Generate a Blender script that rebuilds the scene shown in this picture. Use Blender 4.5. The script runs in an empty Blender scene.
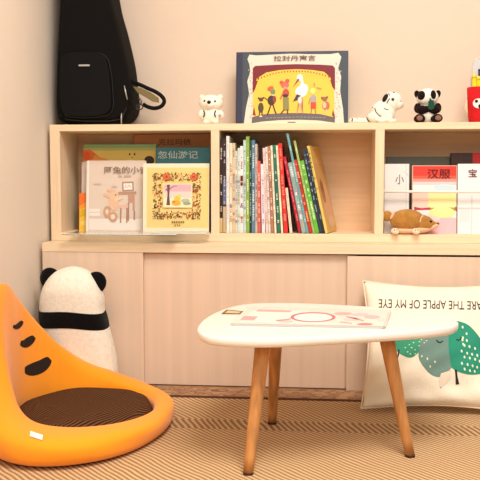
import bpy, bmesh, math, random
from mathutils import Vector, Matrix, Euler
from mathutils.bvhtree import BVHTree
random.seed(7)
SC = bpy.context.scene
COL = SC.collection
PI = math.pi
V = Vector

# ------------------------------------------------------------------ camera
FPX = 800.0
TH = math.radians(5.2); PH = math.atan(60/800)
FW = V((-math.sin(TH)*math.cos(PH), math.cos(TH)*math.cos(PH), -math.sin(PH)))
RT = V((math.cos(TH), math.sin(TH), 0)); UP = RT.cross(FW)
CP = V((0, -2.7, 0.7166))
cd = bpy.data.cameras.new('camera'); cam = bpy.data.objects.new('camera', cd); COL.objects.link(cam)
cd.sensor_width = 36; cd.lens = FPX/480*36; cd.clip_start = .05
cam.matrix_world = Matrix.Translation(CP) @ Matrix((RT, UP, -FW)).transposed().to_4x4()
SC.camera = cam
def ray(x, y): return FW + RT*((x-240)/FPX) - UP*((y-240)/FPX)
def at_y(x, y, Y): d = ray(x, y); return CP + d*((Y-CP.y)/d.y)
def at_z(x, y, Z): d = ray(x, y); return CP + d*((Z-CP.z)/d.z)
def on_plane(x, y, p0, n): d = ray(x, y); return CP + d*((p0-CP).dot(n)/d.dot(n))

# ------------------------------------------------------------------ materials
def lin(c):
    return tuple(((v/255)/12.92 if v/255 <= .04045 else ((v/255+.055)/1.055)**2.4) for v in c)+(1,)
MC = {}
def mat(c, rough=.6, bump=0, bscale=200, var=0, vscale=8, spec=.3, sheen=0, metal=0, stretch=(1,1,1), alpha=None):
    key = (tuple(c), rough, bump, bscale, var, vscale, spec, sheen, metal, stretch)
    if key in MC: return MC[key]
    m = bpy.data.materials.new('material'); m.use_nodes = True
    nt = m.node_tree; b = nt.nodes['Principled BSDF']
    b.inputs['Base Color'].default_value = lin(c); b.inputs['Roughness'].default_value = rough
    b.inputs['Specular IOR Level'].default_value = spec; b.inputs['Metallic'].default_value = metal
    if sheen: b.inputs['Sheen Weight'].default_value = sheen
    tc = nt.nodes.new('ShaderNodeTexCoord'); mp = nt.nodes.new('ShaderNodeMapping')
    mp.inputs['Scale'].default_value = stretch
    nt.links.new(tc.outputs['Object'], mp.inputs['Vector'])
    if var:
        n = nt.nodes.new('ShaderNodeTexNoise'); n.inputs['Scale'].default_value = vscale; n.inputs['Detail'].default_value = 4
        nt.links.new(mp.outputs[0], n.inputs['Vector'])
        r = nt.nodes.new('ShaderNodeValToRGB')
        r.color_ramp.elements[0].position = .3; r.color_ramp.elements[1].position = .7
        r.color_ramp.elements[0].color = lin([max(0, v*(1-var)) for v in c])
        r.color_ramp.elements[1].color = lin([min(255, v*(1+var*.6)) for v in c])
        nt.links.new(n.outputs['Fac'], r.inputs[0]); nt.links.new(r.outputs[0], b.inputs['Base Color'])
    if bump:
        n = nt.nodes.new('ShaderNodeTexNoise'); n.inputs['Scale'].default_value = bscale; n.inputs['Detail'].default_value = 3
        nt.links.new(mp.outputs[0], n.inputs['Vector'])
        bp = nt.nodes.new('ShaderNodeBump'); bp.inputs['Strength'].default_value = bump; bp.inputs['Distance'].default_value = .01
        nt.links.new(n.outputs['Fac'], bp.inputs['Height']); nt.links.new(bp.outputs[0], b.inputs['Normal'])
    MC[key] = m
    return m
def glass_mat():
    m = bpy.data.materials.new('clear_acrylic'); m.use_nodes = True; b = m.node_tree.nodes['Principled BSDF']
    b.inputs['Base Color'].default_value = (.93, .97, .96, 1); b.inputs['Roughness'].default_value = .04
    b.inputs['Transmission Weight'].default_value = .9; b.inputs['IOR'].default_value = 1.3
    return m
M_acrylic = glass_mat()
M_wood = mat((239, 213, 178), .5, .05, 60, .035, 9, .3, stretch=(.5, 6, 12))
M_woodv = mat((237, 210, 175), .5, .05, 60, .035, 9, .3, stretch=(12, 6, .5))
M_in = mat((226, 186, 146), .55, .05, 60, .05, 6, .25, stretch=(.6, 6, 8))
M_door = mat((227, 200, 176), .5, .02, 50, .028, 5, .3, stretch=(7, 6, .12))
M_wall = mat((226, 206, 187), .9, .06, 120, .012, 2, .1)
M_wall2 = mat((235, 220, 203), .9, .06, 120, .012, 2, .1)

def plush(c, var=.03): return mat(c, .95, .35, 420, var, 90, .05, .08)

# ------------------------------------------------------------------ mesh tools
class MB:
    def __init__(s): s.bm = bmesh.new(); s.mats = []
    def mi(s, m):
        if m is None: return 0
        if m not in s.mats: s.mats.append(m)
        return s.mats.index(m)
    def poly(s, pts, m=None):
        vs = [s.bm.verts.new(p) for p in pts]
        f = s.bm.faces.new(vs); f.material_index = s.mi(m); return f
    def box(s, a, b, m=None, bev=0, M=None):
        x0, y0, z0 = [min(a[i], b[i]) for i in range(3)]; x1, y1, z1 = [max(a[i], b[i]) for i in range(3)]
        t = bmesh.new()
        bmesh.ops.create_cube(t, size=1)
        for v in t.verts: v.co = V(((x0+x1)/2+v.co.x*(x1-x0), (y0+y1)/2+v.co.y*(y1-y0), (z0+z1)/2+v.co.z*(z1-z0)))
        if bev: bmesh.ops.bevel(t, geom=t.edges[:], offset=bev, segments=2, affect='EDGES', profile=.7)
        s.merge(t, m, M)
    def merge(s, t, m=None, M=None):
        mi = s.mi(m); mp = {}
        for v in t.verts: mp[v] = s.bm.verts.new(M @ v.co if M else v.co)
        for f in t.faces:
            try: g = s.bm.faces.new([mp[v] for v in f.verts]); g.material_index = mi; g.smooth = f.smooth
            except ValueError: pass
        t.free()
    def ell(s, c, r, m=None, rot=(0, 0, 0), u=24, v=16):
        t = bmesh.new(); bmesh.ops.create_uvsphere(t, u_segments=u, v_segments=v, radius=1)
        for f in t.faces: f.smooth = True
        r = (r, r, r) if isinstance(r, (int, float)) else r
        s.merge(t, m, Matrix.Translation(c) @ Euler(rot).to_matrix().to_4x4() @ Matrix.Diagonal((*r, 1)))
    def tube(s, pts, rad, m=None, n=12, flat=1.0, cap=True, nrm=None):
        pts = [V(p) for p in pts]; N = len(pts); rad = rad if isinstance(rad, (list, tuple)) else [rad]*N
        rings = []; mi = s.mi(m); prev = None
        for i, p in enumerate(pts):
            t = (pts[min(i+1, N-1)]-pts[max(i-1, 0)]).normalized()
            a = V(nrm) if nrm else (prev if prev else (V((0, 0, 1)) if abs(t.z) < .9 else V((1, 0, 0))))
            a = (a-t*a.dot(t)).normalized(); prev = a; b = t.cross(a)
            rings.append([s.bm.verts.new(p+a*rad[i]*math.cos(2*PI*k/n)+b*rad[i]*flat*math.sin(2*PI*k/n)) for k in range(n)])
        for i in range(N-1):
            for k in range(n):
                f = s.bm.faces.new((rings[i][k], rings[i][(k+1) % n], rings[i+1][(k+1) % n], rings[i+1][k])); f.material_index = mi; f.smooth = True
        if cap:
            for r in (rings[0], rings[-1]):
                f = s.bm.faces.new(r); f.material_index = mi
    def loft(s, rings, m=None, close=True, cap=True, smooth=True):
        mi = s.mi(m); R = [[s.bm.verts.new(p) for p in r] for r in rings]; n = len(R[0])
        for i in range(len(R)-1):
            for k in range(n if close else n-1):
                f = s.bm.faces.new((R[i][k], R[i][(k+1) % n], R[i+1][(k+1) % n], R[i+1][k])); f.material_index = mi; f.smooth = smooth
        if cap:
            for r in (R[0], R[-1]): f = s.bm.faces.new(r); f.material_index = mi; f.smooth = False
    def build(s, name, m=None, parent=None, root=None, smooth=None, norm=True):
        """vertices are authored in world space; stored relative to the thing's base"""
        if norm: bmesh.ops.recalc_face_normals(s.bm, faces=s.bm.faces[:])
        me = bpy.data.meshes.new(name)
        r = root if root is not None else parent
        while r is not None and r.parent is not None: r = r.parent
        if r is not None:
            inv = r.matrix_basis.inverted(); s.bm.transform(inv)
        if smooth is not None:
            for f in s.bm.faces: f.smooth = smooth
        s.bm.to_mesh(me); s.bm.free()
        if m is not None: me.materials.append(m)
        for q in s.mats: me.materials.append(q)
        o = bpy.data.objects.new(name, me); COL.objects.link(o)
        if parent is not None: o.parent = parent
        return o

def tag(o, label=None, cat=None, group=None, kind=None):
    if label: o['label'] = label
    if cat: o['category'] = cat
    if group: o['group'] = group
    if kind: o['kind'] = kind
    return o
def thing(name, label, cat, loc=(0, 0, 0), rot=(0, 0, 0), group=None):
    o = bpy.data.objects.new(name, None); o.empty_display_size = .05; COL.objects.link(o)
    o.location = loc; o.rotation_euler = rot
    return tag(o, label, cat, group)
def rebase(o, loc):      # a single-mesh thing keeps its origin at its base
    loc = V(loc); o.data.transform(Matrix.Translation(-loc)); o.location = loc; return o

def evaluated(bm, mods):
    me = bpy.data.meshes.new('tmp'); bm.to_mesh(me); bm.free()
    o = bpy.data.objects.new('tmp', me); COL.objects.link(o)
    for typ, kw in mods:
        md = o.modifiers.new('m', typ)
        for k, v in kw.items(): setattr(md, k, v)
    dg = bpy.context.evaluated_depsgraph_get(); dg.update()
    ev = o.evaluated_get(dg); m2 = bpy.data.meshes.new_from_object(ev)
    b = bmesh.new(); b.from_mesh(m2)
    bpy.data.objects.remove(o); bpy.data.meshes.remove(m2)
    for f in b.faces: f.smooth = True
    return b
def blob(ells, voxel=.004, smooth=4):
    """one continuous soft surface grown round overlapping ellipsoids"""
    t = MB()
    for e in ells: t.ell(*e[:2], None, *(e[2:] or ((0, 0, 0),)))
    b = evaluated(t.bm, [('REMESH', dict(mode='VOXEL', voxel_size=voxel)), ('SMOOTH', dict(factor=.6, iterations=smooth))])
    r = MB(); r.bm.free(); r.bm = b
    return r
def text_bm(s, bold=0):
    cu = bpy.data.curves.new('t', 'FONT'); cu.body = s; cu.size = 1; cu.offset = bold; cu.resolution_u = 3
    o = bpy.data.objects.new('t', cu); COL.objects.link(o)
    dg = bpy.context.evaluated_depsgraph_get(); dg.update()
    me = bpy.data.meshes.new_from_object(o.evaluated_get(dg))
    b = bmesh.new(); b.from_mesh(me); bpy.data.objects.remove(o); bpy.data.meshes.remove(me)
    bmesh.ops.remove_doubles(b, verts=b.verts[:], dist=1e-5)
    return b
def text_to(s, box, fn, name, m, parent, bold=0, flip=False, depth=0):
    """lettering fitted to box (x0,y0,x1,y1; y down) in cover or picture units, then mapped by fn to 3D"""
    b = text_bm(s, bold)
    if not b.verts: b.free(); return None
    xs = [v.co.x for v in b.verts]; ys = [v.co.y for v in b.verts]
    x0, x1, y0, y1 = min(xs), max(xs), min(ys), max(ys); X0, Y0, X1, Y1 = box
    for v in b.verts:
        u = (v.co.x-x0)/(x1-x0); w = (v.co.y-y0)/(y1-y0)
        if flip: u, w = 1-u, 1-w
        v.co = fn(X0+u*(X1-X0), Y1-w*(Y1-Y0))
    o = MB(); o.bm.free(); o.bm = b
    return o.build(name, m, parent, norm=False)

def ep(cx, cy, rx, ry=None, n=18, rot=0, a0=0, a1=2*PI):
    ry = ry or rx; c, s = math.cos(rot), math.sin(rot); out = []
    full = abs(a1-a0-2*PI) < 1e-6
    for i in range(n if full else n+1):
        a = a0+(a1-a0)*i/n; x, y = rx*math.cos(a), ry*math.sin(a)
        out.append((cx+x*c-y*s, cy+x*s+y*c))
    return out
def rc(x0, y0, x1, y1): return [(x0, y0), (x1, y0), (x1, y1), (x0, y1)]
def stroke(pts, w):
    L, R = [], []
    for i, p in enumerate(pts):
        a = pts[max(0, i-1)]; b = pts[min(len(pts)-1, i+1)]
        dx, dy = b[0]-a[0], b[1]-a[1]; l = math.hypot(dx, dy) or 1
        nx, ny = -dy/l*w/2, dx/l*w/2
        L.append((p[0]+nx, p[1]+ny)); R.append((p[0]-nx, p[1]-ny))
    return L+R[::-1]
def art(name, shapes, fn, parent, rough=.5, step=.00012, base=.0003, label=None):
    """printed picture: shapes = [(rgb, polygon)], stacked in order"""
    o = MB()
    for i, (c, pts) in enumerate(shapes):
        o.poly([fn(x, y, base+step*i) for x, y in pts], mat(c, rough))
    bmesh.ops.triangulate(o.bm, faces=o.bm.faces[:])
    root = parent
    while root.parent is not None: root = root.parent
    o.bm.transform(root.matrix_basis.inverted())
    me = parent.data; n0 = len(me.materials)
    for q in o.mats: me.materials.append(q)
    for f in o.bm.faces: f.material_index += n0; f.smooth = False
    t = bpy.data.meshes.new('t'); o.bm.to_mesh(t); o.bm.free()
    bb = bmesh.new(); bb.from_mesh(me); bb.from_mesh(t); bb.to_mesh(me); bb.free(); bpy.data.meshes.remove(t)

# ------------------------------------------------------------------ levels
XL = -.9367; ZB = .4989; YS = .10; YB = .33; ZS = .913; XR = .80
WALLX = -.952
# ------------------------------------------------------------------ setting
def struct(name, mb, m):
    o = mb.build(name, m); o['kind'] = 'structure'; return o
b = MB(); b.box((WALLX-.1, -4.2, -.06), (2.6, YB+.12, 0)); floor = struct('floor', b, mat((150, 110, 78), .6, .1, 40, .15, 6))
b = MB(); b.box((WALLX-.1, YB+.002, -.06), (2.6, YB+.12, 2.7)); struct('wall_back', b, M_wall)
b = MB(); b.box((WALLX-.1, -4.2, 0), (WALLX, YB+.002, 2.7)); struct('wall_left', b, M_wall2)
b = MB(); b.box((WALLX-.1, -4.2, 2.7), (2.6, YB+.12, 2.76)); struct('ceiling', b, mat((245, 238, 226), .9))

# ------------------------------------------------------------------ woven mat
def mat_weave():
    m = bpy.data.materials.new('woven_straw'); m.use_nodes = True; nt = m.node_tree; N = nt.nodes; L = nt.links
    bs = N['Principled BSDF']; bs.inputs['Roughness'].default_value = .75; bs.inputs['Specular IOR Level'].default_value = .2
    tc = N.new('ShaderNodeTexCoord'); sp = N.new('ShaderNodeSeparateXYZ'); L.new(tc.outputs['Object'], sp.inputs[0])
    def mth(op, a, b_=None, c=None):
        n = N.new('ShaderNodeMath'); n.operation = op
        for i, q in enumerate((a, b_, c)):
            if q is None: continue
            if isinstance(q, (int, float)): n.inputs[i].default_value = q
            else: L.new(q, n.inputs[i])
        return n.outputs[0]
    X, Y = sp.outputs[0], sp.outputs[1]
    nz = N.new('ShaderNodeTexNoise'); nz.inputs['Scale'].default_value = 5; L.new(tc.outputs['Object'], nz.inputs['Vector'])
    wob = mth('MULTIPLY', mth('SUBTRACT', nz.outputs['Fac'], .5), .04)
    band = mth('MULTIPLY', mth('GREATER_THAN', Y, -.48), mth('LESS_THAN', Y, -.39))
    far = mth('GREATER_THAN', Y, -.39)
    # stripe phase: rows run right and towards the room; steeper inside the narrow band
    k = mth('ADD', mth('ADD', 0.95, mth('MULTIPLY', band, -.55)), mth('MULTIPLY', far, -.2))
    ph = mth('MULTIPLY', mth('ADD', mth('ADD', X, mth('MULTIPLY', Y, k)), wob), 2*PI/.0185)
    sn = mth('ADD', mth('MULTIPLY', mth('SINE', ph), .5), .5)
    st = mth('SINE', mth('MULTIPLY', Y, 2*PI/.006)); sx = mth('SINE', mth('MULTIPLY', X, 2*PI/.006))
    fine = mth('MULTIPLY', mth('MULTIPLY', st, sx), .16)
    n2 = N.new('ShaderNodeTexNoise'); n2.inputs['Scale'].default_value = 260; L.new(tc.outputs['Object'], n2.inputs['Vector'])
    val = mth('ADD', mth('ADD', mth('MULTIPLY', sn, .52), fine), mth('MULTIPLY', n2.outputs['Fac'], .42))
    val = mth('SUBTRACT', val, mth('MULTIPLY', band, .1))
    r = N.new('ShaderNodeValToRGB'); L.new(val, r.inputs[0]); e = r.color_ramp.elements
    e[0].position = .12; e[0].color = lin((120, 86, 54)); e[1].position = .85; e[1].color = lin((226, 194, 152))
    x = e.new(.45); x.color = lin((183, 146, 104))
    L.new(r.outputs[0], bs.inputs['Base Color'])
    bp = N.new('ShaderNodeBump'); bp.inputs['Strength'].default_value = .35; bp.inputs['Distance'].default_value = .003
    L.new(val, bp.inputs['Height']); L.new(bp.outputs[0], bs.inputs['Normal'])
    return m
def band_mat():
    m = bpy.data.materials.new('brocade_border'); m.use_nodes = True; nt = m.node_tree; N = nt.nodes; L = nt.links
    bs = N['Principled BSDF']; bs.inputs['Roughness'].default_value = .8
    tc = N.new('ShaderNodeTexCoord'); mp = N.new('ShaderNodeMapping'); mp.inputs['Scale'].default_value = (13, 16, 1)
    L.new(tc.outputs['Object'], mp.inputs[0])
    w = N.new('ShaderNodeTexNoise'); w.inputs['Scale'].default_value = 1.2; w.inputs['Detail'].default_value = 1; w.inputs['Distortion'].default_value = 2.2
    L.new(mp.outputs[0], w.inputs['Vector'])
    r = N.new('ShaderNodeValToRGB'); L.new(w.outputs['Fac'], r.inputs[0]); e = r.color_ramp.elements
    e[0].position = .44; e[0].color = lin((158, 118, 84)); e[1].position = .56; e[1].color = lin((176, 136, 100))
    x = e.new(.485); x.color = lin((92, 56, 36)); x = e.new(.515); x.color = lin((150, 108, 76))
    L.new(r.outputs[0], bs.inputs['Base Color']); return m
mt = thing('woven_mat', 'large tan woven straw mat with brown border covering the floor', 'mat', (0, 0, 0))
MZ = .008
b = MB(); b.box((WALLX+.008, -3.6, .0005), (2.2, -.158, MZ)); b.build('woven_field', mat_weave(), mt)
b = MB(); b.box((WALLX+.008, -.135, .0005), (2.2, -.006, MZ-.004)); o = b.build('border_band', band_mat(), mt); o['label'] = 'brown patterned cloth border'
b = MB(); b.tube([(WALLX+.012, -.145, MZ-.003), (2.2, -.150, MZ-.003)], .017, n=10, flat=.3, nrm=(0, 1, 0)); o = b.build('piping', mat((84, 50, 32), .9, .2, 300), mt); o['label'] = 'dark brown piping'

# ------------------------------------------------------------------ low cabinet
cab = thing('low_cabinet', 'long low light wooden cabinet with sliding doors on the floor', 'cabinet', (0, .16, 0))
zt = ZB-.031
b = MB(); b.box((XL, -.002, zt), (XR+.03, YB, ZB), bev=.0015); b.build('top_board', M_wood, cab)
b = MB()
b.box((XL, .0, .0), (XL+.018, YB-.001, zt-.0005)); b.box((XR+.012, .0, .0), (XR+.03, YB-.001, zt-.0005))
b.box((XL+.018, .05, .0), (XR+.012, YB-.012, .016)); b.box((XL+.018, YB-.012, .0), (XR+.012, YB-.001, zt-.0005))
b.build('carcass', M_woodv, cab)
xd1 = at_y(143.3, 300, 0).x; xd2 = at_y(347, 300, 0).x
Z0 = .0012
b = MB(); b.box((XL+.0008, -.001, Z0), (xd1, .017, zt-.0008), bev=.001); b.build('front_panel', M_door, cab)
b = MB(); b.box((xd1-.03, .020, Z0+.002), (xd2+.03, .036, zt-.004), bev=.001); b.build('door', M_door, cab)
b = MB(); b.box((xd2, -.001, Z0), (XR+.029, .016, zt-.007), bev=.001); b.build('door', M_door, cab)

# ------------------------------------------------------------------ display shelf
sh = thing('display_shelf', 'light wooden three-compartment shelf standing on the low cabinet', 'shelf', (0, .2, ZB))
SF = ZB+.0005; T = .024
zi0 = .529; zi1 = .890
YBK = YB-.008
dv = [(at_y(211, 180, YS).x, at_y(219.3, 180, YS).x), (at_y(375, 180, YS).x, at_y(384, 180, YS).x)]
xl = at_y(60.5, 180, YS).x; xr = XR-.03
b = MB(); b.box((XL, YS, zi1), (XR, YB, ZS), bev=.0012); b.build('top_board', M_wood, sh)
b = MB(); b.box((XL, YS, SF), (XR, YB, zi0), bev=.0012); b.build('bottom_board', M_wood, sh)
b = MB(); b.box((XL, YS, zi0), (xl, YB, zi1), bev=.0008); b.build('side_panel', M_woodv, sh)
b = MB(); b.box((xr, YS, zi0), (XR, YB, zi1), bev=.0008); b.build('side_panel', M_woodv, sh)
for a, c in dv:
    b = MB(); b.box((a, YS+.0005, zi0), (c, YBK, zi1), bev=.0008); b.build('divider', M_woodv, sh)
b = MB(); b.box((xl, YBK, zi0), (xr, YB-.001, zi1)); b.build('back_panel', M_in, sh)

# ------------------------------------------------------------------ upright picture books (covers facing the room)
def cover_book(name, label, p, Y, thick, lean, shade, artfn=None, group=None, pages=(238, 230, 214), spine=None, cat='book', yaw=0):
    """p = picture-box of the cover (x0,y0,x1,y1); stands on its lower edge at depth Y, leaning back by lean"""
    x0, y0, x1, y1 = p
    bl = at_y(x0, y1, Y); br = at_y(x1, y1, Y); tl = at_y((x0+x1)/2, y0, Y)
    w = br.x-bl.x; z0 = (bl.z+br.z)/2; h = (tl.z-z0)/math.cos(lean)
    r = thing(name, label, cat, ((bl.x+br.x)/2, Y, z0), (-lean, 0, yaw), group)
    Mx = r.matrix_basis.copy()
    W = w/2
    c = MB()
    c.box((-W, 0, 0), (W, .0022, h), bev=.0006, M=Mx); c.box((-W, thick-.0022, 0), (W, thick, h), bev=.0006, M=Mx)
    c.box((-W, 0, 0), (-W+.0025, thick, h), bev=.0006, M=Mx)
    cv = c.build('cover', mat(shade, .45), r)
    c = MB(); c.box((-W+.002, .0022, .002), (W-.003, thick-.0022, h-.002), M=Mx); c.build('pages', mat(pages, .8), r)
    def fn(px_, py_, off=.0004):
        u = (px_-x0)/(x1-x0); v = (y1-py_)/(y1-y0)
        return Mx @ V((-W+u*w, -off, v*h))
    if artfn: artfn(fn, cv)
    return r, fn, cv

FL = zi0+.0005                      # compartment floor
def snap(r, z):                     # stand exactly on the board
    r.location.z = z

# ---- left compartment
def art_green(fn, cv):
    s = [((236, 206, 108), rc(82.3, 145.5, 154.8, 231)), ((150, 186, 128), rc(82.3, 145.5, 154.8, 149)), ((188, 198, 118), rc(82.3, 149, 154.8, 151.5)),
         ((238, 120, 52), [(82.3, 151), (88, 150), (94, 154), (100, 159), (105, 162), (82.3, 162)]),
         ((236, 96, 40), ep(86, 157, 3.6, 4.5)), ((244, 160, 70), [(94, 156), (108, 161), (104, 163), (90, 163)]),
         ((60, 36, 20), ep(148.5, 161.5, 5, 4.6)), ((92, 62, 30), ep(129, 155.3, .8, 1.2)), ((92, 62, 30), ep(133.8, 155.2, .8, 1.2)), ((92, 62, 30), ep(131.5, 158.6, .7, .5)),
         ((200, 190, 100), rc(104, 150, 112, 151))]
    art('illustration', s, fn, cv)
r, _, _ = cover_book('picture_book', 'green and yellow picture book with orange patch, behind the pale rabbit book', (82, 145, 155.3, 231.5), .230, .012, .10, (150, 186, 128), art_green, 'picture books facing out in the left compartment'); snap(r, FL)
def art_orange(fn, cv):
    s = [((244, 196, 66), rc(79.3, 196, 87.6, 234)), ((242, 120, 48), [(79.3, 196), (87.6, 196), (87.6, 204), (79.3, 209)]),
         ((246, 160, 50), [(79.3, 209), (87.6, 204), (87.6, 208), (79.3, 214)]), ((222, 180, 40), [(79.3, 214), (87.6, 211), (87.6, 218), (79.3, 220)]),
         ((240, 210, 120), rc(80.5, 224, 87.6, 228))]
    art('illustration', s, fn, cv)
r, _, _ = cover_book('thin_book', 'thin orange and yellow book standing left of the rabbit picture book', (79, 196, 90, 233.5), .192, .005, .05, (242, 120, 48), art_orange); snap(r, FL)
BR = (150, 112, 88); PK = (226, 176, 150)
def art_rabbit(fn, cv):
    s = [((222, 205, 190), rc(86.6, 161.5, 144.6, 232)), ((240, 232, 222), rc(86.6, 161.5, 88.4, 232)),
         ((238, 230, 220), rc(89, 210, 100, 217)), ((220, 202, 186), rc(88.5, 217, 142, 219)), ((236, 226, 216), rc(89, 220, 142, 231)),
         ((224, 208, 194), rc(89, 213, 142, 214)),
         # rabbit on a chair at a writing desk with a framed picture
         ((176, 140, 118), [(121.5, 183), (133, 182.6), (133.4, 192), (122, 192.6)]), ((244, 236, 228), [(123, 184.5), (131.7, 184.2), (132, 190.7), (123.4, 191)]),
         ((150, 120, 108), stroke([(124.5, 189), (125.5, 186), (127, 189), (128.5, 186), (130.5, 188.5)], .6)),
         ((186, 146, 124), [(118, 193), (136, 192.5), (136, 195.5), (118, 196)]), ((194, 152, 130), [(127.5, 195.5), (134.5, 195.5), (134.5, 212), (132.5, 212), (132.5, 204), (128, 204)]),
         ((170, 128, 106), rc(127.5, 204, 129, 222)), ((170, 128, 106), rc(133.5, 212, 135, 221)), ((226, 186, 170), rc(118, 206, 128, 209)),
         ((178, 134, 110), rc(120, 209, 121.4, 224)), ((178, 134, 110), rc(126.2, 209, 127.4, 224)),
         ((230, 190, 158), ep(113.5, 204, 5, 8, rot=-.2)), ((226, 184, 152), ep(108.5, 197.5, 6, 1.8, rot=.35)), ((232, 194, 160), ep(113.5, 196.5, 4.6, 4)),
         ((226, 184, 152), ep(111, 191.8, 4.6, 1.6, rot=.1)), ((238, 206, 176), ep(118.5, 200, 4.5, 1.6, rot=-.3)),
         ((206, 160, 130), ep(107, 213, 3.6, 6)), ((236, 212, 188), ep(107, 213, 1.6, 2.6)), ((206, 160, 130), ep(113, 218, 4.5, 5)), ((238, 214, 190), ep(113, 218, 2.2, 2.6)),
         ((120, 84, 64), ep(115.5, 196, .7, .8)), ((206, 192, 178), ep(97, 185, 4, .8)), ((206, 192, 178), ep(114, 187.5, 3, .8))]
    art('illustration', s, fn, cv)
r, fn, cv = cover_book('picture_book', 'pale beige picture book showing a rabbit at a desk, left compartment', (85.5, 162, 145.2, 232.5), .165, .008, .10, (238, 228, 216), art_rabbit, 'picture books facing out in the left compartment'); snap(r, FL)
def retext(s, box, fn_, parent, c, name='title', bold=0, off=.005): return text_to(s, box, lambda x, y: fn_(x, y, off), name, mat(c, .5), parent, bold)
off_art = .0062
retext('阿兔的小瓷', (104, 166.5, 147.5, 173.5), fn, cv, (140, 116, 100), bold=.012, off=off_art)
s_ = [((170, 150, 136), rc(118, 175.6, 121.5, 176.6)), ((170, 150, 136), rc(123.5, 175.6, 131, 176.5))]
art('byline', s_, fn, cv, base=off_art)
def art_yellow(fn, cv):
    s = [((240, 226, 196), rc(142.8, 161.5, 208.5, 236)), ((240, 208, 134), rc(146.5, 165.8, 208.3, 231.5))]
    rnd = random.Random(3)
    fr = (153, 172, 200.5, 222)
    cols = [(92, 80, 40), (120, 96, 44), (150, 70, 46), (104, 92, 50), (186, 130, 50), (74, 66, 40)]
    pts = []
    for i in range(520):
        side = rnd.choice('tblr'); t = rnd.random()
        if side == 't': x, y = fr[0]+t*(fr[2]-fr[0]), 171.5+rnd.random()*9
        if side == 'b': x, y = fr[0]+t*(fr[2]-fr[0]), 214+rnd.random()*8
        if side == 'l': x, y = 153+rnd.random()*9, fr[1]+t*50
        if side == 'r': x, y = 192+rnd.random()*8.5, fr[1]+t*50
        s.append((rnd.choice(cols), ep(x, y, .4+rnd.random()*1.2, .3+rnd.random()*.35, 6, rnd.random()*3)))
    for cx, cy in ((166.5, 176), (193.5, 176)):
        for k in range(7):
            a = k*2*PI/7; s.append(((214, 104, 58), ep(cx+2.2*math.cos(a), cy+2*math.sin(a), 2, 1.5, 9, a)))
        s.append(((170, 66, 40), ep(cx, cy, 1.3, 1.2)))
    for cx, cy in ((157, 194), (158, 208), (196.5, 192), (197, 206), (164, 218), (178, 217), (190, 218)): s.append(((176, 60, 44), ep(cx, cy, 1.3, 1.1, 8)))
    s += [((248, 226, 170), rc(163.3, 183.3, 192.3, 209.5)), ((236, 176, 186), rc(164.3, 184.3, 191.3, 208.5)), ((246, 210, 200), rc(164.3, 192, 191.3, 208.5)), ((250, 232, 190), rc(164.3, 199, 191.3, 208.5)),
          ((96, 80, 84), [(167, 184.5), (170, 184.5), (169.5, 196), (170.3, 207), (166.5, 207), (167.6, 196)]), ((110, 92, 96), stroke([(169, 190), (174, 186), (177, 186)], .9)), ((110, 92, 96), stroke([(169, 193), (166, 189)], .9)),
          ((178, 190, 160), ep(185.5, 202, 4.5, 2.5)), ((150, 166, 140), ep(187, 205, 4, 2)), ((236, 196, 70), ep(177.5, 200, 3.2, 3.6)), ((238, 170, 70), ep(176.5, 204.6, 4.6, 3)), ((230, 120, 60), ep(174, 203, 1.6, 1.3)),
          ((246, 214, 110), ep(179.5, 196.6, 1.8, 1.6))]
    s += [((120, 92, 40), rc(172+i*2.2, 224.3, 173.5+i*2.2, 226)) for i in range(6)]+[((120, 92, 40), rc(175+i*2.2, 228, 176.3+i*2.2, 229.3)) for i in range(3)]
    art('illustration', s, fn, cv, step=.00001)
r, fn, cv = cover_book('picture_book', 'square yellow picture book with floral wreath border round a small scene', (142.8, 167.5, 208.8, 236), .115, .008, .08, (240, 226, 196), lambda f, c_: art_yellow(lambda x, y, o_=0: f(x, 167.5+(y-161.2)*68.5/74.8, o_), c_), 'picture books facing out in the left compartment'); snap(r, FL+.0025)
r, fn, cv = cover_book('picture_book', 'teal blue picture book with pale brush title behind the yellow book', (156, 147.5, 210, 231), .215, .010, .03, (62, 124, 134), None, 'picture books facing out in the left compartment'); snap(r, FL)
retext('忽仙游记', (158, 150.8, 198, 158.6), fn, cv, (190, 206, 196), bold=.012, off=.0006)
r, fn, cv = cover_book('picture_book', 'brown picture book with dark title, rearmost beside the right divider of left compartment', (134, 135.3, 211, 231), .275, .014, .01, (176, 120, 72), None, 'picture books facing out in the left compartment'); snap(r, FL)
retext('克拉玛依', (159, 138.5, 191.5, 145), fn, cv, (96, 60, 36), bold=.01, off=.0006)
r, fn, cv = cover_book('thin_book', 'plain whitish book edge just left of the rabbit picture book', (81, 163.5, 100, 232), .208, .006, .08, (222, 204, 192)); snap(r, FL)

# clear acrylic display trays under the left picture books
def tray(label, x0, x1, Yf, z, tk=.0022):
    a = max(at_y(x0, 236, Yf).x, xl+.001); c = at_y(x1, 236, Yf).x; c = min(c, dv[0][0]-.001)
    r = thing('acrylic_tray', label, 'tray', ((a+c)/2, Yf, z), group='clear acrylic book trays')
    b = MB(); b.box((a, Yf, z), (c, .15 if Yf < .1 else .2, z+tk), bev=.0004); b.build('sheet', M_acrylic, r)
    b = MB(); b.box((a, Yf, z+tk), (c, Yf+.003, z+.005), bev=.0004); b.build('front_lip', mat((224, 226, 214), .12, spec=.8), r)  # opaque whitish lip: bright edge highlight of the acrylic put into its colour
tray('long clear acrylic tray jutting out under the rabbit picture book', 61.5, 176, -.045, FL+.0002)
tray('short clear acrylic tray jutting out under the square yellow picture book', 150, 206, -.015, FL+.0026)

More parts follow.
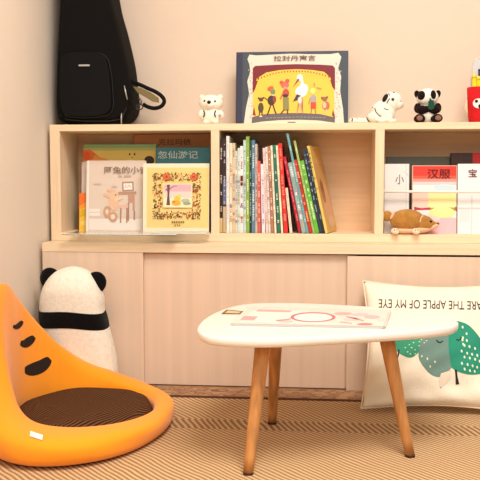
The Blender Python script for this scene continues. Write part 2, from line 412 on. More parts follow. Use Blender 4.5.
# ---- right compartment
def art_white(fn, cv):
    s = [((232, 226, 222), rc(384, 164.5, 408, 234)), ((200, 194, 190), stroke([(404, 172), (408, 176)], .8)), ((214, 208, 206), rc(405.5, 165, 406.2, 234))]
    art('illustration', s, fn, cv)
def art_red(fn, cv):
    s = [((244, 236, 236), rc(412.6, 166.2, 456, 234)), ((226, 62, 48), rc(412.6, 166.2, 456, 176)), ((232, 92, 74), rc(412.6, 176, 456, 179)), ((240, 150, 140), rc(412.6, 179, 456, 182)),
         ((246, 206, 204), rc(412.6, 182, 456, 185)), ((206, 224, 238), ep(444, 187.5, 11, 3.2)), ((248, 212, 196), rc(412.6, 192, 428, 208)), ((240, 238, 170), rc(428, 192, 456, 208)),
         ((196, 60, 62), [(414, 207), (421, 208.5), (430, 207.5), (430, 210), (414, 210.5)]), ((172, 152, 60), [(430, 208), (455, 207.6), (455, 211), (430, 211)]),
         ((238, 232, 160), ep(442, 213, 13, 6)), ((244, 190, 196), rc(413, 218, 456, 234)), ((246, 214, 206), ep(430, 219, 10, 3)), ((160, 34, 34), stroke([(455.5, 207), (455.8, 211)], 1))]
    art('illustration', s, fn, cv)
def art_w2(fn, cv):
    s = [((238, 236, 236), rc(457.3, 164, 516, 234)), ((206, 206, 208), rc(458, 207.5, 490, 209.5)), ((206, 206, 208), rc(471.3, 196, 472.2, 234)), ((226, 224, 226), rc(459, 210, 470, 222))]
    art('illustration', s, fn, cv)
G2 = 'booklets facing out in the right compartment'
r, fn, cv = cover_book('booklet', 'white booklet with one small dark character beside the divider', (384.6, 164.3, 408.8, 233.8), .15, .005, .08, (232, 226, 222), art_white, G2); snap(r, FL)
retext('小', (395, 174.5, 403.5, 184), fn, cv, (90, 80, 90), bold=.0, off=.0025)
r, fn, cv = cover_book('booklet', 'booklet with red top fading to white, standing behind the toy mouse', (411.5, 165.6, 456.5, 233.8), .147, .005, .08, (236, 190, 160), art_red, G2); snap(r, FL)
retext('汉服', (427, 169, 450, 178.5), fn, cv, (90, 20, 20), bold=.01, off=.0035)
r, fn, cv = cover_book('booklet', 'wide whitish booklet at the right edge, standing right of the red one', (457.8, 163.6, 518, 233.8), .15, .005, .08, (222, 218, 220), art_w2, G2); snap(r, FL)
retext('宝', (468, 169, 476.5, 177), fn, cv, (110, 50, 60), bold=.01, off=.0025)
retext('宝', (484, 169, 493, 177), fn, cv, (110, 50, 60), name='title', bold=.01, off=.0025)
r, fn, cv = cover_book('book', 'dark grey-green book, only its top edge showing above the booklets', (386, 155.3, 452, 231), .215, .02, .05, (92, 92, 80), None); snap(r, FL)
def art_blk(fn, cv): art('cover_panel', [((176, 34, 36), rc(472, 150.6, 520, 231))], fn, cv)
r, fn, cv = cover_book('book', 'black and red book standing tallest behind the right booklets', (450, 150.5, 524, 231), .188, .02, .05, (58, 38, 32), art_blk); snap(r, FL)
# rod across the booklets
zr = at_y(430, 192.3, .12).z
b = MB(); b.tube([(dv[1][1]+.0005, .128, zr+.002), (xr-.0005, .128, zr+.002)], .0048, n=16); o = b.build('retaining_rod', mat((244, 234, 226), .35)); tag(o, 'thin white rod holding the booklets back across the right compartment', 'rod'); rebase(o, (.5, .128, zr))

# ---- middle compartment: spine-out books
# (top-left px, top y, bottom-left px, thickness px, colour, glyph colour, depth inset, description)
BK = [
 (219.8, 139, 219.7, 3.0, (52, 36, 30), (206, 190, 176), 'black book with white spine lettering beside the left divider'),
 (222.9, 138.3, 222.9, 3.2, (58, 42, 42), (180, 180, 196), 'second black book with pale spine lettering, bluish lower half'),
 (226.3, 136, 226.4, 3.0, (240, 234, 226), (200, 190, 186), 'tall plain white book right of the two black books'),
 (229.5, 143, 229.6, 2.8, (234, 220, 196), (150, 110, 90), 'cream book next to the tall plain white one'),
 (232.4, 143, 232.5, 2.8, (214, 190, 156), (120, 100, 90), 'tan topped book between pale cream and pale grey ones'),
 (235.3, 151, 235.4, 2.2, (224, 220, 206), (140, 150, 150), 'short pale grey book just before the pale aqua one'),
 (237.6, 148, 237.7, 2.4, (206, 218, 210), (130, 140, 140), 'pale aqua book with fine dark lettering'),
 (240.1, 146, 240.2, 3.1, (236, 230, 228), (150, 40, 40), 'white book with a dark red mark mid spine'),
 (243.3, 140, 243.4, 2.6, (188, 214, 208), (110, 140, 150), 'light cyan book left of the bright green one'),
 (246.0, 136.5, 246.1, 3.3, (138, 172, 74), (230, 236, 180), 'tall olive green book among the upright ones'),
 (249.4, 140.5, 249.5, 2.2, (40, 62, 52), (150, 170, 150), 'very dark green book right of the tall olive green one'),
 (251.7, 140, 251.8, 3.2, (88, 130, 158), (220, 226, 230), 'steel blue book among the upright ones'),
 (255.0, 144, 255.2, 2.3, (196, 178, 164), (120, 80, 70), 'greyish beige book right of the steel blue one'),
 (257.4, 161, 257.8, 3.0, (212, 92, 82), (240, 210, 190), 'short coral red book, first of the low pair'),
 (260.6, 164, 261.8, 3.4, (232, 224, 230), (160, 130, 150), 'short white book with lilac lettering, lowest of the upright books'),
 (262.6, 148, 265.9, 2.4, (236, 206, 202), (200, 150, 150), 'pinkish white book starting the leaning books'),
 (265.2, 147, 268.6, 2.2, (226, 214, 208), (160, 140, 140), 'pale grey striped book beside the pinkish white one'),
 (267.5, 146, 271.2, 2.8, (176, 122, 92), (232, 214, 196), 'brown book with light spots on the spine'),
 (270.4, 145.6, 274.6, 2.0, (240, 228, 204), (200, 180, 160), 'cream book squeezed between brown and dark green'),
 (272.5, 145, 277.4, 3.2, (52, 112, 90), (220, 230, 200), 'dark green book with white spine pattern, leaning slightly'),
 (275.8, 145.5, 281.2, 2.0, (242, 230, 196), (210, 180, 150), 'narrow cream yellow book just left of the bright red one'),
 (277.9, 143.5, 284.0, 4.0, (222, 50, 42), (246, 150, 130), 'bright red book, tallest and widest red one'),
 (285.2, 188, 289.8, 2.6, (240, 224, 200), (210, 180, 160), 'very low cream book right of the bright red one'),
 (283.0, 157, 298.6, 3.0, (176, 36, 54), (226, 120, 130), 'crimson book leaning steeply over a dark gap'),
 (287.8, 163, 302.0, 4.4, (150, 176, 170), (236, 240, 236), 'grey teal book with white lettering, leaning steeply'),
 (286.2, 133.5, 306.6, 2.3, (110, 164, 170), (190, 220, 220), 'tallest leaning book, pale teal blue'),
 (293.6, 160, 309.2, 3.3, (190, 52, 40), (240, 190, 120), 'red book leaning between tall teal and tall light green'),
 (293.4, 141, 312.9, 2.3, (156, 184, 104), (210, 224, 150), 'tall light green leaning book with yellowish spine'),
 (300.0, 161, 315.4, 4.0, (102, 180, 62), (220, 240, 190), 'bright grass green leaning book'),
 (302.6, 150, 319.7, 2.7, (44, 60, 78), (170, 180, 200), 'dark navy leaning book'),
 (305.2, 149, 322.7, 2.5, (42, 52, 54), (150, 160, 150), 'charcoal leaning book next to the golden one'),
]
GB = 'books standing in the middle compartment'
YF = YS+.012
def spine_book(i, d):
    xt, yt, xb, th, col, gc, lab = d
    rnd = random.Random(i*11+1)
    yb = 234.0
    Yf = YF+rnd.random()*.006
    B = at_y(xb, yb, Yf); B.z = FL+.0002; Tp = at_y(xt, yt, Yf)
    t = (at_y(xb+th, yb, Yf).x-B.x)*.99
    dx = Tp.x-B.x; dz = Tp.z-B.z; L = math.hypot(dx, dz); ang = math.atan2(dx, dz)  # negative = leans left
    t *= math.cos(ang)
    r = thing('book', lab, 'book', B, (0, ang, 0), GB)
    Mx = r.matrix_basis.copy()
    D = min(.19, YBK-Yf-.006)-rnd.random()*.01
    c = MB(); k = min(.0016, t*.2)
    c.box((0, 0, 0), (t, .002, L), bev=.0004, M=Mx); c.box((0, .002, 0), (k, D, L), M=Mx); c.box((t-k, .002, 0), (t, D, L), M=Mx)
    cv = c.build('cover', mat(col, .45, 0, 200, .1, 40), r)
    c = MB(); c.box((k, .002, .0015), (t-k, D-.002, L-.002), M=Mx); c.build('pages', mat((236, 226, 206), .8), r)
    s = []
    z = L*.94; hw = t*.27
    while z > L*.12:
        if rnd.random() < .72:
            hh = .0018+rnd.random()*.003
            s.append((gc, rc(t/2-hw*(.6+.4*rnd.random()), z-hh, t/2+hw*(.6+.4*rnd.random()), z)))
            z -= hh+.0012+rnd.random()*.002
        else: z -= .006+rnd.random()*.02
    if i == 1: s = [((96, 104, 140), rc(.0004, L*.3, t-.0004, L*.56)), ((196, 170, 120), rc(.0004, .001, t-.0004, L*.28))]+s
    if i == 0: s = [((200, 172, 116), rc(.0004, .001, t-.0004, L*.16))]+s
    if i == 7: s = [((120, 24, 30), rc(t*.1, L*.60, t*.9, L*.66)), ((40, 24, 26), rc(t*.1, L*.55, t*.9, L*.58))]+s
    if i in (3, 4, 5, 6, 7, 8, 16, 24):
        cc = [(200, 150, 130), (150, 176, 160), (214, 190, 120), (160, 150, 170)]
        s = [(rnd.choice(cc), rc(.0005, z0*L, t-.0005, z0*L+L*.03)) for z0 in (.08+.1*rnd.random(), .25+.15*rnd.random(), .5+.2*rnd.random())]+s
    art('spine_print', s, lambda x, y, off: Mx @ V((x, -off, y)), cv, step=.000002)
for i, d in enumerate(BK): spine_book(i, d)
# golden book: leans, turned so that its cover shows
B = at_y(325.4, 234, YF); B.z = FL+.0003; Tp = at_y(306.2, 146, YF)
ang = math.atan2(Tp.x-B.x, Tp.z-B.z); L = math.hypot(Tp.x-B.x, Tp.z-B.z)
r = thing('book', 'golden yellow leaning book, last on the right with its cover showing', 'book', B, (0, 0, 0), GB)
r.rotation_mode = 'XYZ'
Mx = Matrix.Translation(B) @ Matrix.Rotation(math.radians(-13), 4, 'Z') @ Matrix.Rotation(ang, 4, 'Y')
r.matrix_basis = Mx
t = .009; D = .165
c = MB(); c.box((0, 0, 0), (t, .002, L), bev=.0004, M=Mx); c.box((0, .002, 0), (.0016, D, L), M=Mx); c.box((t-.0016, .002, 0), (t, D, L), M=Mx)
cv = c.build('cover', mat((232, 200, 108), .45, 0, 200, .08, 20), r)
c = MB(); c.box((.0016, .002, .0015), (t-.0016, D-.002, L-.002), M=Mx); c.build('pages', mat((240, 228, 190), .8), r)
s = [((216, 172, 96), rc(.003, .003, D-.002, L-.003)), ((206, 160, 96), rc(.003, L*.28, D-.002, L*.8)), ((222, 176, 138), ep(.09, L*.3, .06, L*.27, 20)), ((176, 120, 76), ep(.06, L*.48, .028, .045)), ((150, 96, 60), ep(.06, L*.53, .022, .02)),
     ((224, 190, 150), ep(.1, L*.12, .05, .02))]
art('illustration', s, lambda x, y, off: Mx @ V((t+off, x, y)), cv)
s = [((150, 110, 50), rc(.002, L*z, .006, L*z+.006)) for z in (.9, .85, .8, .75, .62, .5)]
art('spine_print', s, lambda x, y, off: Mx @ V((x, -off, y)), cv, step=.000002)

# ------------------------------------------------------------------ things on top of the shelf
ZT = ZS+.0006
# big picture book leaning against the wall
DK = (66, 74, 84)
def art_big(fn, cv):
    W_ = (226, 214, 198); s = [((52, 52, 74), rc(236.2, 51.5, 242, 122.5)), (DK, rc(242.6, 51.5, 347.6, 122.5))]
    s.append((W_, [(247, 58), (249, 53.5), (256, 54.5), (270, 54), (290, 53.2), (310, 54), (330, 54.2), (338, 53), (341, 57), (340, 61), (338, 68), (341, 76), (340, 90), (343, 108), (344, 121.5), (244, 121.5), (246, 106), (249, 92), (247, 80), (250, 70), (249, 63)]))
    rnd = random.Random(5)
    for k in range(70):
        side = rnd.choice((0, 1)); x = 248.5+rnd.random()*4.5 if side == 0 else 335+rnd.random()*5.5; y = 62+rnd.random()*54
        s.append((rnd.choice([(170, 160, 150), (196, 186, 172), (150, 142, 138)]), ep(x, y, .9, .45, 6, rnd.random()*3)))
    s.append(((250, 196, 72), [(253, 115), (253, 66), (262, 65), (280, 65), (300, 65), (320, 65), (334, 66), (334.5, 116), (310, 113), (280, 113)]))
    s.append(((122, 30, 40), [(252.5, 92), (252.5, 67), (255, 64.8), (275, 64), (295, 63.6), (320, 64.4), (332.5, 65.4), (334.8, 68), (335, 90), (332, 86), (329, 76), (324, 71.5), (312, 69.5), (296, 68.5), (280, 69.2), (266, 71.5), (259, 76), (255, 88)]))
    for k in range(26):
        t_ = k/25; x = 257+t_*73; y = 70+7*abs(t_*2-1)**2.2
        s.append(((250, 196, 72), [(x-.9, y+2.5), (x, y-.6), (x+.9, y+2.5)])); s.append(((136, 36, 44), [(x+.6, y), (x+2.2, y), (x+1.4, y+1.9)]))
    s.append(((136, 36, 40), [(252.8, 113), (254, 104), (256, 114)])); s.append(((136, 36, 40), [(332, 114), (333, 108), (335.5, 117)]))
    s.append(((104, 96, 96), [(252, 115.5), (262, 112.6), (280, 111.6), (300, 111.4), (320, 112.6), (335, 116), (335, 121), (318, 118.6), (300, 117.8), (280, 118), (262, 119.4), (252, 121.5)]))
    s.append(((240, 224, 196), [(247, 121.8), (262, 120), (280, 118.7), (300, 118.5), (320, 119.2), (336, 121.8)]))
    for k in range(16): s.append(((150, 140, 150), rc(266+k*3.8, 115+.1*abs(k-8), 268.6+k*3.8, 115.7+.1*abs(k-8))))
    s.append(((90, 84, 80), rc(288, 120, 296, 121)))
    # a troupe of dressed animals
    Bn = (92, 70, 44)
    s += [(Bn, ep(261, 98, 2.4, 2)), (Bn, ep(258.7, 96.6, 1, 1)), (Bn, ep(263.4, 96.4, 1, 1)), ((84, 72, 50), ep(261, 106, 2.9, 5)), ((70, 50, 34), rc(259, 110, 260.2, 114.5)), ((70, 50, 34), rc(261.6, 110, 262.8, 114.5)), ((230, 210, 190), ep(261, 114.4, 1.6, .8))]
    s += [((208, 96, 60), ep(270.5, 87.5, 3.4, 2.4, rot=-.4)), ((120, 140, 92), ep(273, 90.5, 2.6, 2.8)), ((220, 216, 190), ep(272.6, 95, 1.4, 2)), ((70, 48, 40), ep(271.6, 99, 4, 5)), ((140, 60, 50), ep(274.6, 98, 1.8, 3.6)), ((80, 52, 40), stroke([(271, 103), (269.5, 108), (267.5, 113.5)], 1.4)), ((80, 52, 40), stroke([(273, 103), (275, 109), (276.5, 112.5)], 1.4)), ((90, 60, 40), stroke([(268, 99), (264.5, 96)], 1))]
    s += [((216, 110, 88), ep(285, 84, 4.2, 3.6)), ((208, 84, 70), ep(281.5, 81.6, 2, 2)), ((208, 84, 70), ep(287.4, 80, 2.2, 2)), ((228, 150, 130), ep(285.5, 87, 2, 1.6)), ((190, 76, 60), ep(286, 92, 3.4, 4.2)), ((84, 40, 34), ep(285.6, 94.5, 3, 1.6)), ((140, 132, 80), [(282.8, 96), (289, 96), (289.4, 109), (283.4, 109)]), ((96, 60, 36), stroke([(284.4, 108), (280.6, 112.8)], 1.3)), ((96, 60, 36), stroke([(287.5, 108), (288, 112.6)], 1.3)), ((200, 96, 80), stroke([(283, 92), (280.4, 98)], 1.4))]
    s += [((240, 240, 238), ep(299.8, 76.8, 3, 3.2)), ((120, 84, 70), [(298.2, 77.4), (299.6, 79.2), (292.6, 86.6)]), ((236, 236, 238), stroke([(301.5, 78), (302.4, 82), (301, 86)], 2.6)), ((238, 238, 240), ep(301.4, 90.5, 6, 5.6, rot=-.5)), ((240, 240, 240), ep(304.6, 88, 3.6, 5)), ((70, 60, 66), [(293, 100.5), (297, 93), (301, 94.5), (299, 98.5)]), ((200, 150, 130), stroke([(300, 96), (299.4, 104), (297, 112)], 1)), ((200, 150, 130), stroke([(302.6, 96), (301, 105), (302.8, 112)], 1)), ((230, 214, 206), ep(300, 99, 2, 3.4))]
    s += [((240, 226, 120), ep(313, 90, 2.6, 2.8)), ((180, 160, 90), ep(314.4, 84, 1, 2.6)), ((190, 150, 80), ep(319, 87.6, 3, .9, rot=.3)), ((170, 160, 160), ep(313.4, 98, 3.2, 4.2)), ((206, 76, 52), rc(310.8, 101, 316.2, 107.6)), ((150, 110, 70), stroke([(312, 107), (311, 112.4)], 1)), ((150, 110, 70), stroke([(315, 107), (316, 112.8)], 1)), ((160, 130, 100), stroke([(310.4, 97), (308.8, 103)], 1))]
    s += [((150, 106, 70), ep(324.6, 98, 2.8, 2.2)), ((140, 92, 60), ep(322, 97, 1, 1.4)), ((140, 92, 60), ep(327, 96.4, 1.4, 1)), ((190, 110, 80), ep(326, 104.6, 3.8, 4.4)), ((230, 190, 160), ep(324.6, 104, 1.8, 3)), ((226, 196, 140), stroke([(323.6, 108), (322.8, 112.6)], 1)), ((226, 196, 140), stroke([(326.4, 108), (326, 113)], 1))]
    art('illustration', s, fn, cv, step=.000012)
r, fn, cv = cover_book('hardcover_picture_book', 'large dark landscape picture book with theatre stage cover on top of the shelf', (235.6, 48.3, 348, 123), .205, .012, .10, (60, 66, 78), lambda f, c_: art_big(lambda x, y, o_=0: f(x, 48.3+(y-51)*74.7/72, o_), c_)); snap(r, ZT+.0006)
retext('拉封丹寓言', (273.5, 54.6, 315.5, 60.2), fn, cv, (84, 66, 56), bold=.01, off=.004)

# guitar bag
def frame_at(Yc):
    return lambda x, y, dy=0: at_y(x, y, Yc)+V((0, dy, 0))
gb = thing('guitar_bag', 'black padded guitar bag standing in the corner on top of the shelf', 'bag', (at_y(95, 124, .22).x, .22, ZT))
def puffy(outline, Y0, Y1, m, name, parent, rnd=.045, Yp=.2):
    P3 = [at_y(x, y, Yp) for x, y in outline]; c = sum(P3, V())/len(P3); b = MB(); rings = []
    for t_ in [i/10 for i in range(11)]:
        a = t_*PI; e = math.sin(a)**.32 if 0 < t_ < 1 else 0
        sc = 1-rnd*2.4*(1-e) ; yy = Y0+(Y1-Y0)*t_
        rings.append([V((c.x+(p.x-c.x)*sc, yy, c.z+(p.z-c.z)*(1-(1-sc)*.5))) for p in P3])
    b.loft(rings, m); b.bm.verts.ensure_lookup_table()
    return b.build(name, None, parent)
def smoothline(pts, n=4, closed=True):
    out = []; N = len(pts)
    for i in range(N):
        p0, p1, p2, p3 = pts[(i-1) % N], pts[i], pts[(i+1) % N], pts[(i+2) % N]
        for k in range(n):
            t_ = k/n
            out.append(tuple(.5*((2*p1[j])+(-p0[j]+p2[j])*t_+(2*p0[j]-5*p1[j]+4*p2[j]-p3[j])*t_*t_+(-p0[j]+3*p1[j]-3*p2[j]+p3[j])*t_**3) for j in range(len(p1))))
    return out
M_bag = mat((14, 12, 11), .8, .2, 600, 0, 60, .12)
M_bag2 = mat((11, 10, 10), .7, .2, 600, 0, 8, .15)
ol = smoothline([(63.5, -60), (62.5, 0), (60.5, 40), (59, 80), (58.6, 105), (60, 118), (64, 123.4), (80, 124.6), (105, 124.9), (122, 124.2), (131.5, 117), (134.5, 106), (132.5, 85), (130.5, 68), (128, 55), (122, 30), (115, 5), (109, -30), (104, -58), (98, -100), (95, -150), (90, -160), (80, -160), (75, -150), (70, -100)])
gy0, gy1 = .135, .325
bag_body = puffy(ol, gy0, gy1, M_bag, 'body', gb, Yp=.19)
pk = smoothline([(61.5, 62), (66, 54), (80, 52), (98, 53), (107, 58), (111, 72), (113, 92), (113, 108), (108, 115), (95, 117.5), (75, 117.5), (65, 115), (61.5, 104), (60.8, 85)])
puffy(pk, gy0-.012, gy0+.03, M_bag2, 'front_pocket', gb, Yp=.15, rnd=.03)
def px_tube(name, pts, rad, m, parent, Y=.12, **k):
    b = MB(); b.tube([at_y(x, y, Y) for x, y in pts], rad, **k); return b.build(name, m, parent)
px_tube('piping', pk+[pk[0]], .0016, mat((34, 30, 28), .5), gb, Y=gy0-.004, n=6)
zl = [(62, 5), (61.5, 40), (60.3, 80), (60.5, 108), (66, 119.5), (85, 121.2), (108, 121.2), (122, 119), (126, 108), (123.5, 85), (121, 66), (117, 45), (110, 15)]
px_tube('zipper', zl, .002, mat((44, 40, 36), .4, metal=.3), gb, Y=gy0+.004, n=6)
b = MB(); p0 = at_y(78.8, 67.2, gy0-.014); p1 = at_y(89.6, 63.6, gy0-.014)
b.box((p0.x, gy0-.016, p0.z+.003), (p1.x, gy0-.010, p1.z-.003), bev=.001); bd = b.build('badge', mat((190, 190, 184), .35, metal=.4), gb); bd['label'] = 'small pale grey badge'
for pts in ([(124.2, 85.5), (125.6, 92), (127.3, 99.5)], [(121.6, 113), (121.3, 118), (121.4, 124)]):
    o = px_tube('zip_pull', pts, [.0012, .0026, .0018], mat((186, 186, 178), .35, metal=.5), gb, Y=gy0-.006, n=8)
# side strap loop
lp = [(131, 83), (138, 84), (147, 88), (156, 92), (162, 96.5), (164.3, 101.5), (161, 106.5), (154, 108.3), (147, 106.5), (141, 103.5)]
px_tube('strap', smoothline(lp+[(132, 104)], 3)[:-6], .010, M_bag2, gb, Y=.20, n=12, flat=.72, nrm=(0, 1, 0))
b = MB(); q = [at_y(x, y, .195) for x, y in [(133, 86.5), (140, 87.5), (150, 92), (158, 97.5), (158.5, 102.5), (152, 101.5), (145, 97), (138, 93)]]
b.poly(q); rr = bmesh.ops.extrude_face_region(b.bm, geom=b.bm.faces[:]); [setattr(v, 'co', v.co+V((0, .01, 0))) for v in rr['geom'] if isinstance(v, bmesh.types.BMVert)]
o = b.build('strap_pad', mat((128, 112, 76), .85, .2, 400), gb); o['label'] = 'olive lining of the side strap'
px_tube('buckle', ep(139.5, 107, 3.4, 2.6, 16)+[ep(139.5, 107, 3.4, 2.6, 16)[0]], .0022, mat((60, 56, 52), .3, metal=.5), gb, Y=.185, n=8)
px_tube('buckle', [(139, 98), (141.5, 101), (141, 104)], .0035, mat((120, 116, 104), .3, metal=.6), gb, Y=.185, n=8)

# white bear figurine
SC_ = 1/FPX*(2.7+.16)      # metres per photo pixel on top of the shelf
def toy_pt(cx, cz0):       # local frame: px from centre / px above the board
    return lambda x, z, y=0: V(((x-cx)*SC_, y, (cz0-z)*SC_))
def place(name, label, cat, cx, Y, z=ZT, rotz=0, group=None):
    return thing(name, label, cat, (at_y(cx, 122, Y).x, Y, z), (0, 0, rotz), group)
M_cream = mat((246, 238, 220), .35, .05, 60)
def loc_build(mb, name, m, root, parent=None):   # local coordinates -> world, then stored back relative to the thing
    mb.bm.transform(root.matrix_basis); return mb.build(name, m, parent or root)
rb = place('bear_figurine', 'small white bear figurine between the guitar bag and the big picture book', 'figurine', 211, .16)
k = SC_
b = blob([(V((0, 0, 21.5*k)), (12.2*k, 9*k, 8.2*k)), (V((0, 0, 8.5*k)), (10.4*k, 7*k, 9*k)), (V((-9.2*k, 0, 27.3*k)), (2.9*k, 2.4*k, 2.6*k)), (V((9.2*k, 0, 27.3*k)), (2.9*k, 2.4*k, 2.6*k)),
          (V((-10*k, -2*k, 10.5*k)), (2.7*k, 3*k, 4.4*k), (0, .25, 0)), (V((10*k, -2*k, 10*k)), (3.3*k, 3.4*k, 4.4*k), (0, -.25, 0)), (V((-4.6*k, -3.6*k, 2.2*k)), (3.4*k, 4.4*k, 2.2*k)), (V((5*k, -3.6*k, 2.2*k)), (3.4*k, 4.4*k, 2.2*k)), (V((0, -7*k, 19*k)), (4.4*k, 3.6*k, 3.2*k))], .0016, 2)
loc_build(b, 'body', M_cream, rb)
blk = mat((18, 14, 12), .25)
for nm, c_, r_ in (('eye', (-5.3, -7.6, 22.8), (1.15, .8, 1.2)), ('eye', (4.9, -7.7, 22.4), (1.15, .8, 1.2)), ('nose', (-.6, -10.7, 21.4), (2, 1.2, 1.7))):
    b = MB(); b.ell(V(c_)*k, tuple(q*k for q in r_), None, u=16, v=10); loc_build(b, nm, blk, rb)
for sx, w in ((-6.6, .9), (5.6, -.9)):
    b = MB(); b.tube([V((sx, -6.4, 13.5))*k, V((sx+w*1.1, -7.1, 11.5))*k, V((sx+w*1.1, -7.3, 9.3))*k, V((sx, -7, 7.2))*k], .7*k, n=6); loc_build(b, 'arm_outline', mat((60, 52, 50), .5), rb)
b = MB(); b.ell(V((9.6, -5.5, 8.6))*k, (1.5*k, .6*k, 1.5*k)); loc_build(b, 'paw_pad', mat((176, 168, 160), .5), rb)

# white striped tiger plush
tg = place('tiger_plush', 'white striped plush animal sitting sideways right of the big picture book', 'stuffed toy', 380, .165)
M_tig = plush((244, 236, 222))
b = blob([(V((12, 0, 21.2))*k, (9.8*k, 8*k, 9.6*k)), (V((17.2, -1, 18.5))*k, (5.6*k, 5.6*k, 5*k)), (V((3, 0, 11))*k, (12*k, 8.4*k, 11.8*k), (0, .45, 0)), (V((-5, 0, 6))*k, (8*k, 8*k, 6*k)),
          (V((8, -5, 7))*k, (4*k, 3.6*k, 7.4*k)), (V((8, 5, 7))*k, (4*k, 3.6*k, 7.4*k)), (V((11, -5, 2.2))*k, (5*k, 3.6*k, 2.3*k)), (V((11, 5, 2.2))*k, (5*k, 3.6*k, 2.3*k)),
          (V((-12, 1, 3.2))*k, (7*k, 3*k, 3.1*k)), (V((-20, 1, 3.2))*k, (7*k, 3*k, 3*k)), (V((-26.5, 1, 3.2))*k, (4*k, 3*k, 3*k)), (V((2, -6.5, 3))*k, (6.5*k, 3.6*k, 3*k)),
          (V((8.5, -2.5, 28.5))*k, (2.6*k, 1.8*k, 2.6*k)), (V((15.5, 3.5, 28.3))*k, (2.4*k, 1.8*k, 2.2*k))], .0018, 2)
tb = loc_build(b, 'body', M_tig, tg)
def drape_bvh(obs):
    bb = bmesh.new()
    for o in obs:
        t = bmesh.new(); t.from_mesh(o.data)
        mw = o.matrix_basis if o.parent is None else (o.parent.matrix_basis @ o.matrix_basis if o.parent.parent is None else o.parent.parent.matrix_basis @ o.parent.matrix_basis @ o.matrix_basis)
        t.transform(mw); me = bpy.data.meshes.new('t'); t.to_mesh(me); t.free(); bb.from_mesh(me); bpy.data.meshes.remove(me)
    tr = BVHTree.FromBMesh(bb); bb.free(); return tr
def drape(polys, tree, off, name, m, parent, grid=3.0, thick=0, src=None, label=None):
    """cloth print or patch: outline cut fine, then laid on the surface beneath it"""
    t = MB()
    if src: t.bm.free(); t.bm = src
    else:
        for p in polys: t.poly([(x, y, 0) for x, y in p])
    xs = [v.co.x for v in t.bm.verts]; ys = [v.co.y for v in t.bm.verts]
    if grid:
        bmesh.ops.triangulate(t.bm, faces=t.bm.faces[:])
        for ax, lo, hi in ((0, min(xs), max(xs)), (1, min(ys), max(ys))):
            v_ = lo+grid*.5
            while v_ < hi:
                co = V((v_, 0, 0)) if ax == 0 else V((0, v_, 0)); no = V((1, 0, 0)) if ax == 0 else V((0, 1, 0))
                bmesh.ops.bisect_plane(t.bm, geom=t.bm.verts[:]+t.bm.edges[:]+t.bm.faces[:], plane_co=co, plane_no=no); v_ += grid
        bmesh.ops.triangulate(t.bm, faces=t.bm.faces[:])
    bad = []
    for v in t.bm.verts:
        d = ray(v.co.x, v.co.y).normalized(); h = tree.ray_cast(CP, d)
        if h[0] is None: bad.append(v); continue
        n = h[1] if h[1].dot(d) < 0 else -h[1]
        v.co = h[0]+n*off
    if bad: bmesh.ops.delete(t.bm, geom=bad, context='VERTS')
    if not t.bm.verts: t.bm.free(); return None
    if thick:
        t.bm.normal_update()
        bmesh.ops.solidify(t.bm, geom=t.bm.faces[:], thickness=-thick)
    o = t.build(name, m, parent, norm=bool(thick), smooth=True)
    if label: o['label'] = label
    return o
b = MB(); b.ell(V((4.4, -4.6, 24.6))*k, (2.3*k, 2.6*k, 4.3*k), rot=(0, .5, 0)); loc_build(b, 'ear', mat((34, 26, 26), .9), tg)['label'] = 'black ear'
tt = drape_bvh([tb]); dk = mat((54, 48, 46), .9)
for nm, p in (('eye', ep(392.8, 99.4, 1.6, 1.6, 12)), ('stripe', stroke([(374.8, 108), (376, 112), (378.5, 115), (381.5, 116.5)], 1)), ('stripe', stroke([(386.8, 103.6), (388, 101), (389.8, 98.4)], .9)),
              ('stripe', stroke([(366.4, 116), (367.4, 119.5), (369.6, 121.8)], 1.2)), ('stripe', stroke([(351.8, 116.6), (352.4, 119), (352, 121.5)], 1.1)), ('stripe', stroke([(357, 116), (357.4, 119)], 1)), ('stripe', stroke([(361.6, 115.8), (362.4, 118.6)], .9)),
              ('stripe', stroke([(393, 92.8), (395, 92)], .9)), ('stripe', stroke([(367, 108), (368.4, 110)], 1.4)), ('stripe', stroke([(374.4, 102), (377, 100)], .8)), ('stripe', stroke([(371, 105), (373, 108)], 1.1)), ('stripe', stroke([(388.6, 93), (389.6, 95.6)], .8)), ('stripe', stroke([(384, 108), (386, 109.5), (388.6, 109.6)], .8))):
    drape([p], tt, .0006, nm, dk if nm != 'eye' else blk, tg, grid=1.2)
drape([ep(400.8, 101.3, 1, .8, 10)], tt, .0006, 'nose', mat((196, 140, 130), .7), tg, grid=1)

# panda plush
pd = place('panda_plush', 'small black and white panda plush holding a green leaf on the shelf top', 'stuffed toy', 427, .16)
M_pw = plush((246, 240, 230)); M_pb = plush((30, 17, 14)); 
b = blob([(V((0, 0, 25))*k, (10.6*k, 9*k, 8.8*k)), (V((0, 0, 9))*k, (9.4*k, 8*k, 9*k))], .0018, 2); pbody = loc_build(b, 'body', M_pw, pd)
for sx in (-1, 1):
    b = MB(); b.ell(V((sx*9.8, 0, 28.0))*k, (2.8*k, 2.2*k, 4.0*k), rot=(0, sx*.3, 0)); loc_build(b, 'ear', M_pb, pd)
    b = blob([(V((sx*9.5, -3, 14.5))*k, (3.6*k, 4*k, 5*k)), (V((sx*6, -7, 12.5))*k, (5.4*k, 3.2*k, 4.2*k)), (V((sx*2.4, -8.5, 13))*k, (3.6*k, 2.6*k, 3.4*k))], .0016, 2); loc_build(b, 'arm', M_pb, pd)
    b = blob([(V((sx*8, -6, 4))*k, (5.6*k, 6*k, 4*k)), (V((sx*8.4, -11, 4.2))*k, (5*k, 2.6*k, 4.1*k))], .0016, 2); lg = loc_build(b, 'foot', M_pb, pd)
    b = MB(); b.ell(V((sx*8.8, -13.2, 4.2))*k, (3*k, .9*k, 2.5*k)); loc_build(b, 'paw_pad', mat((136, 96, 80), .8), pd, lg)
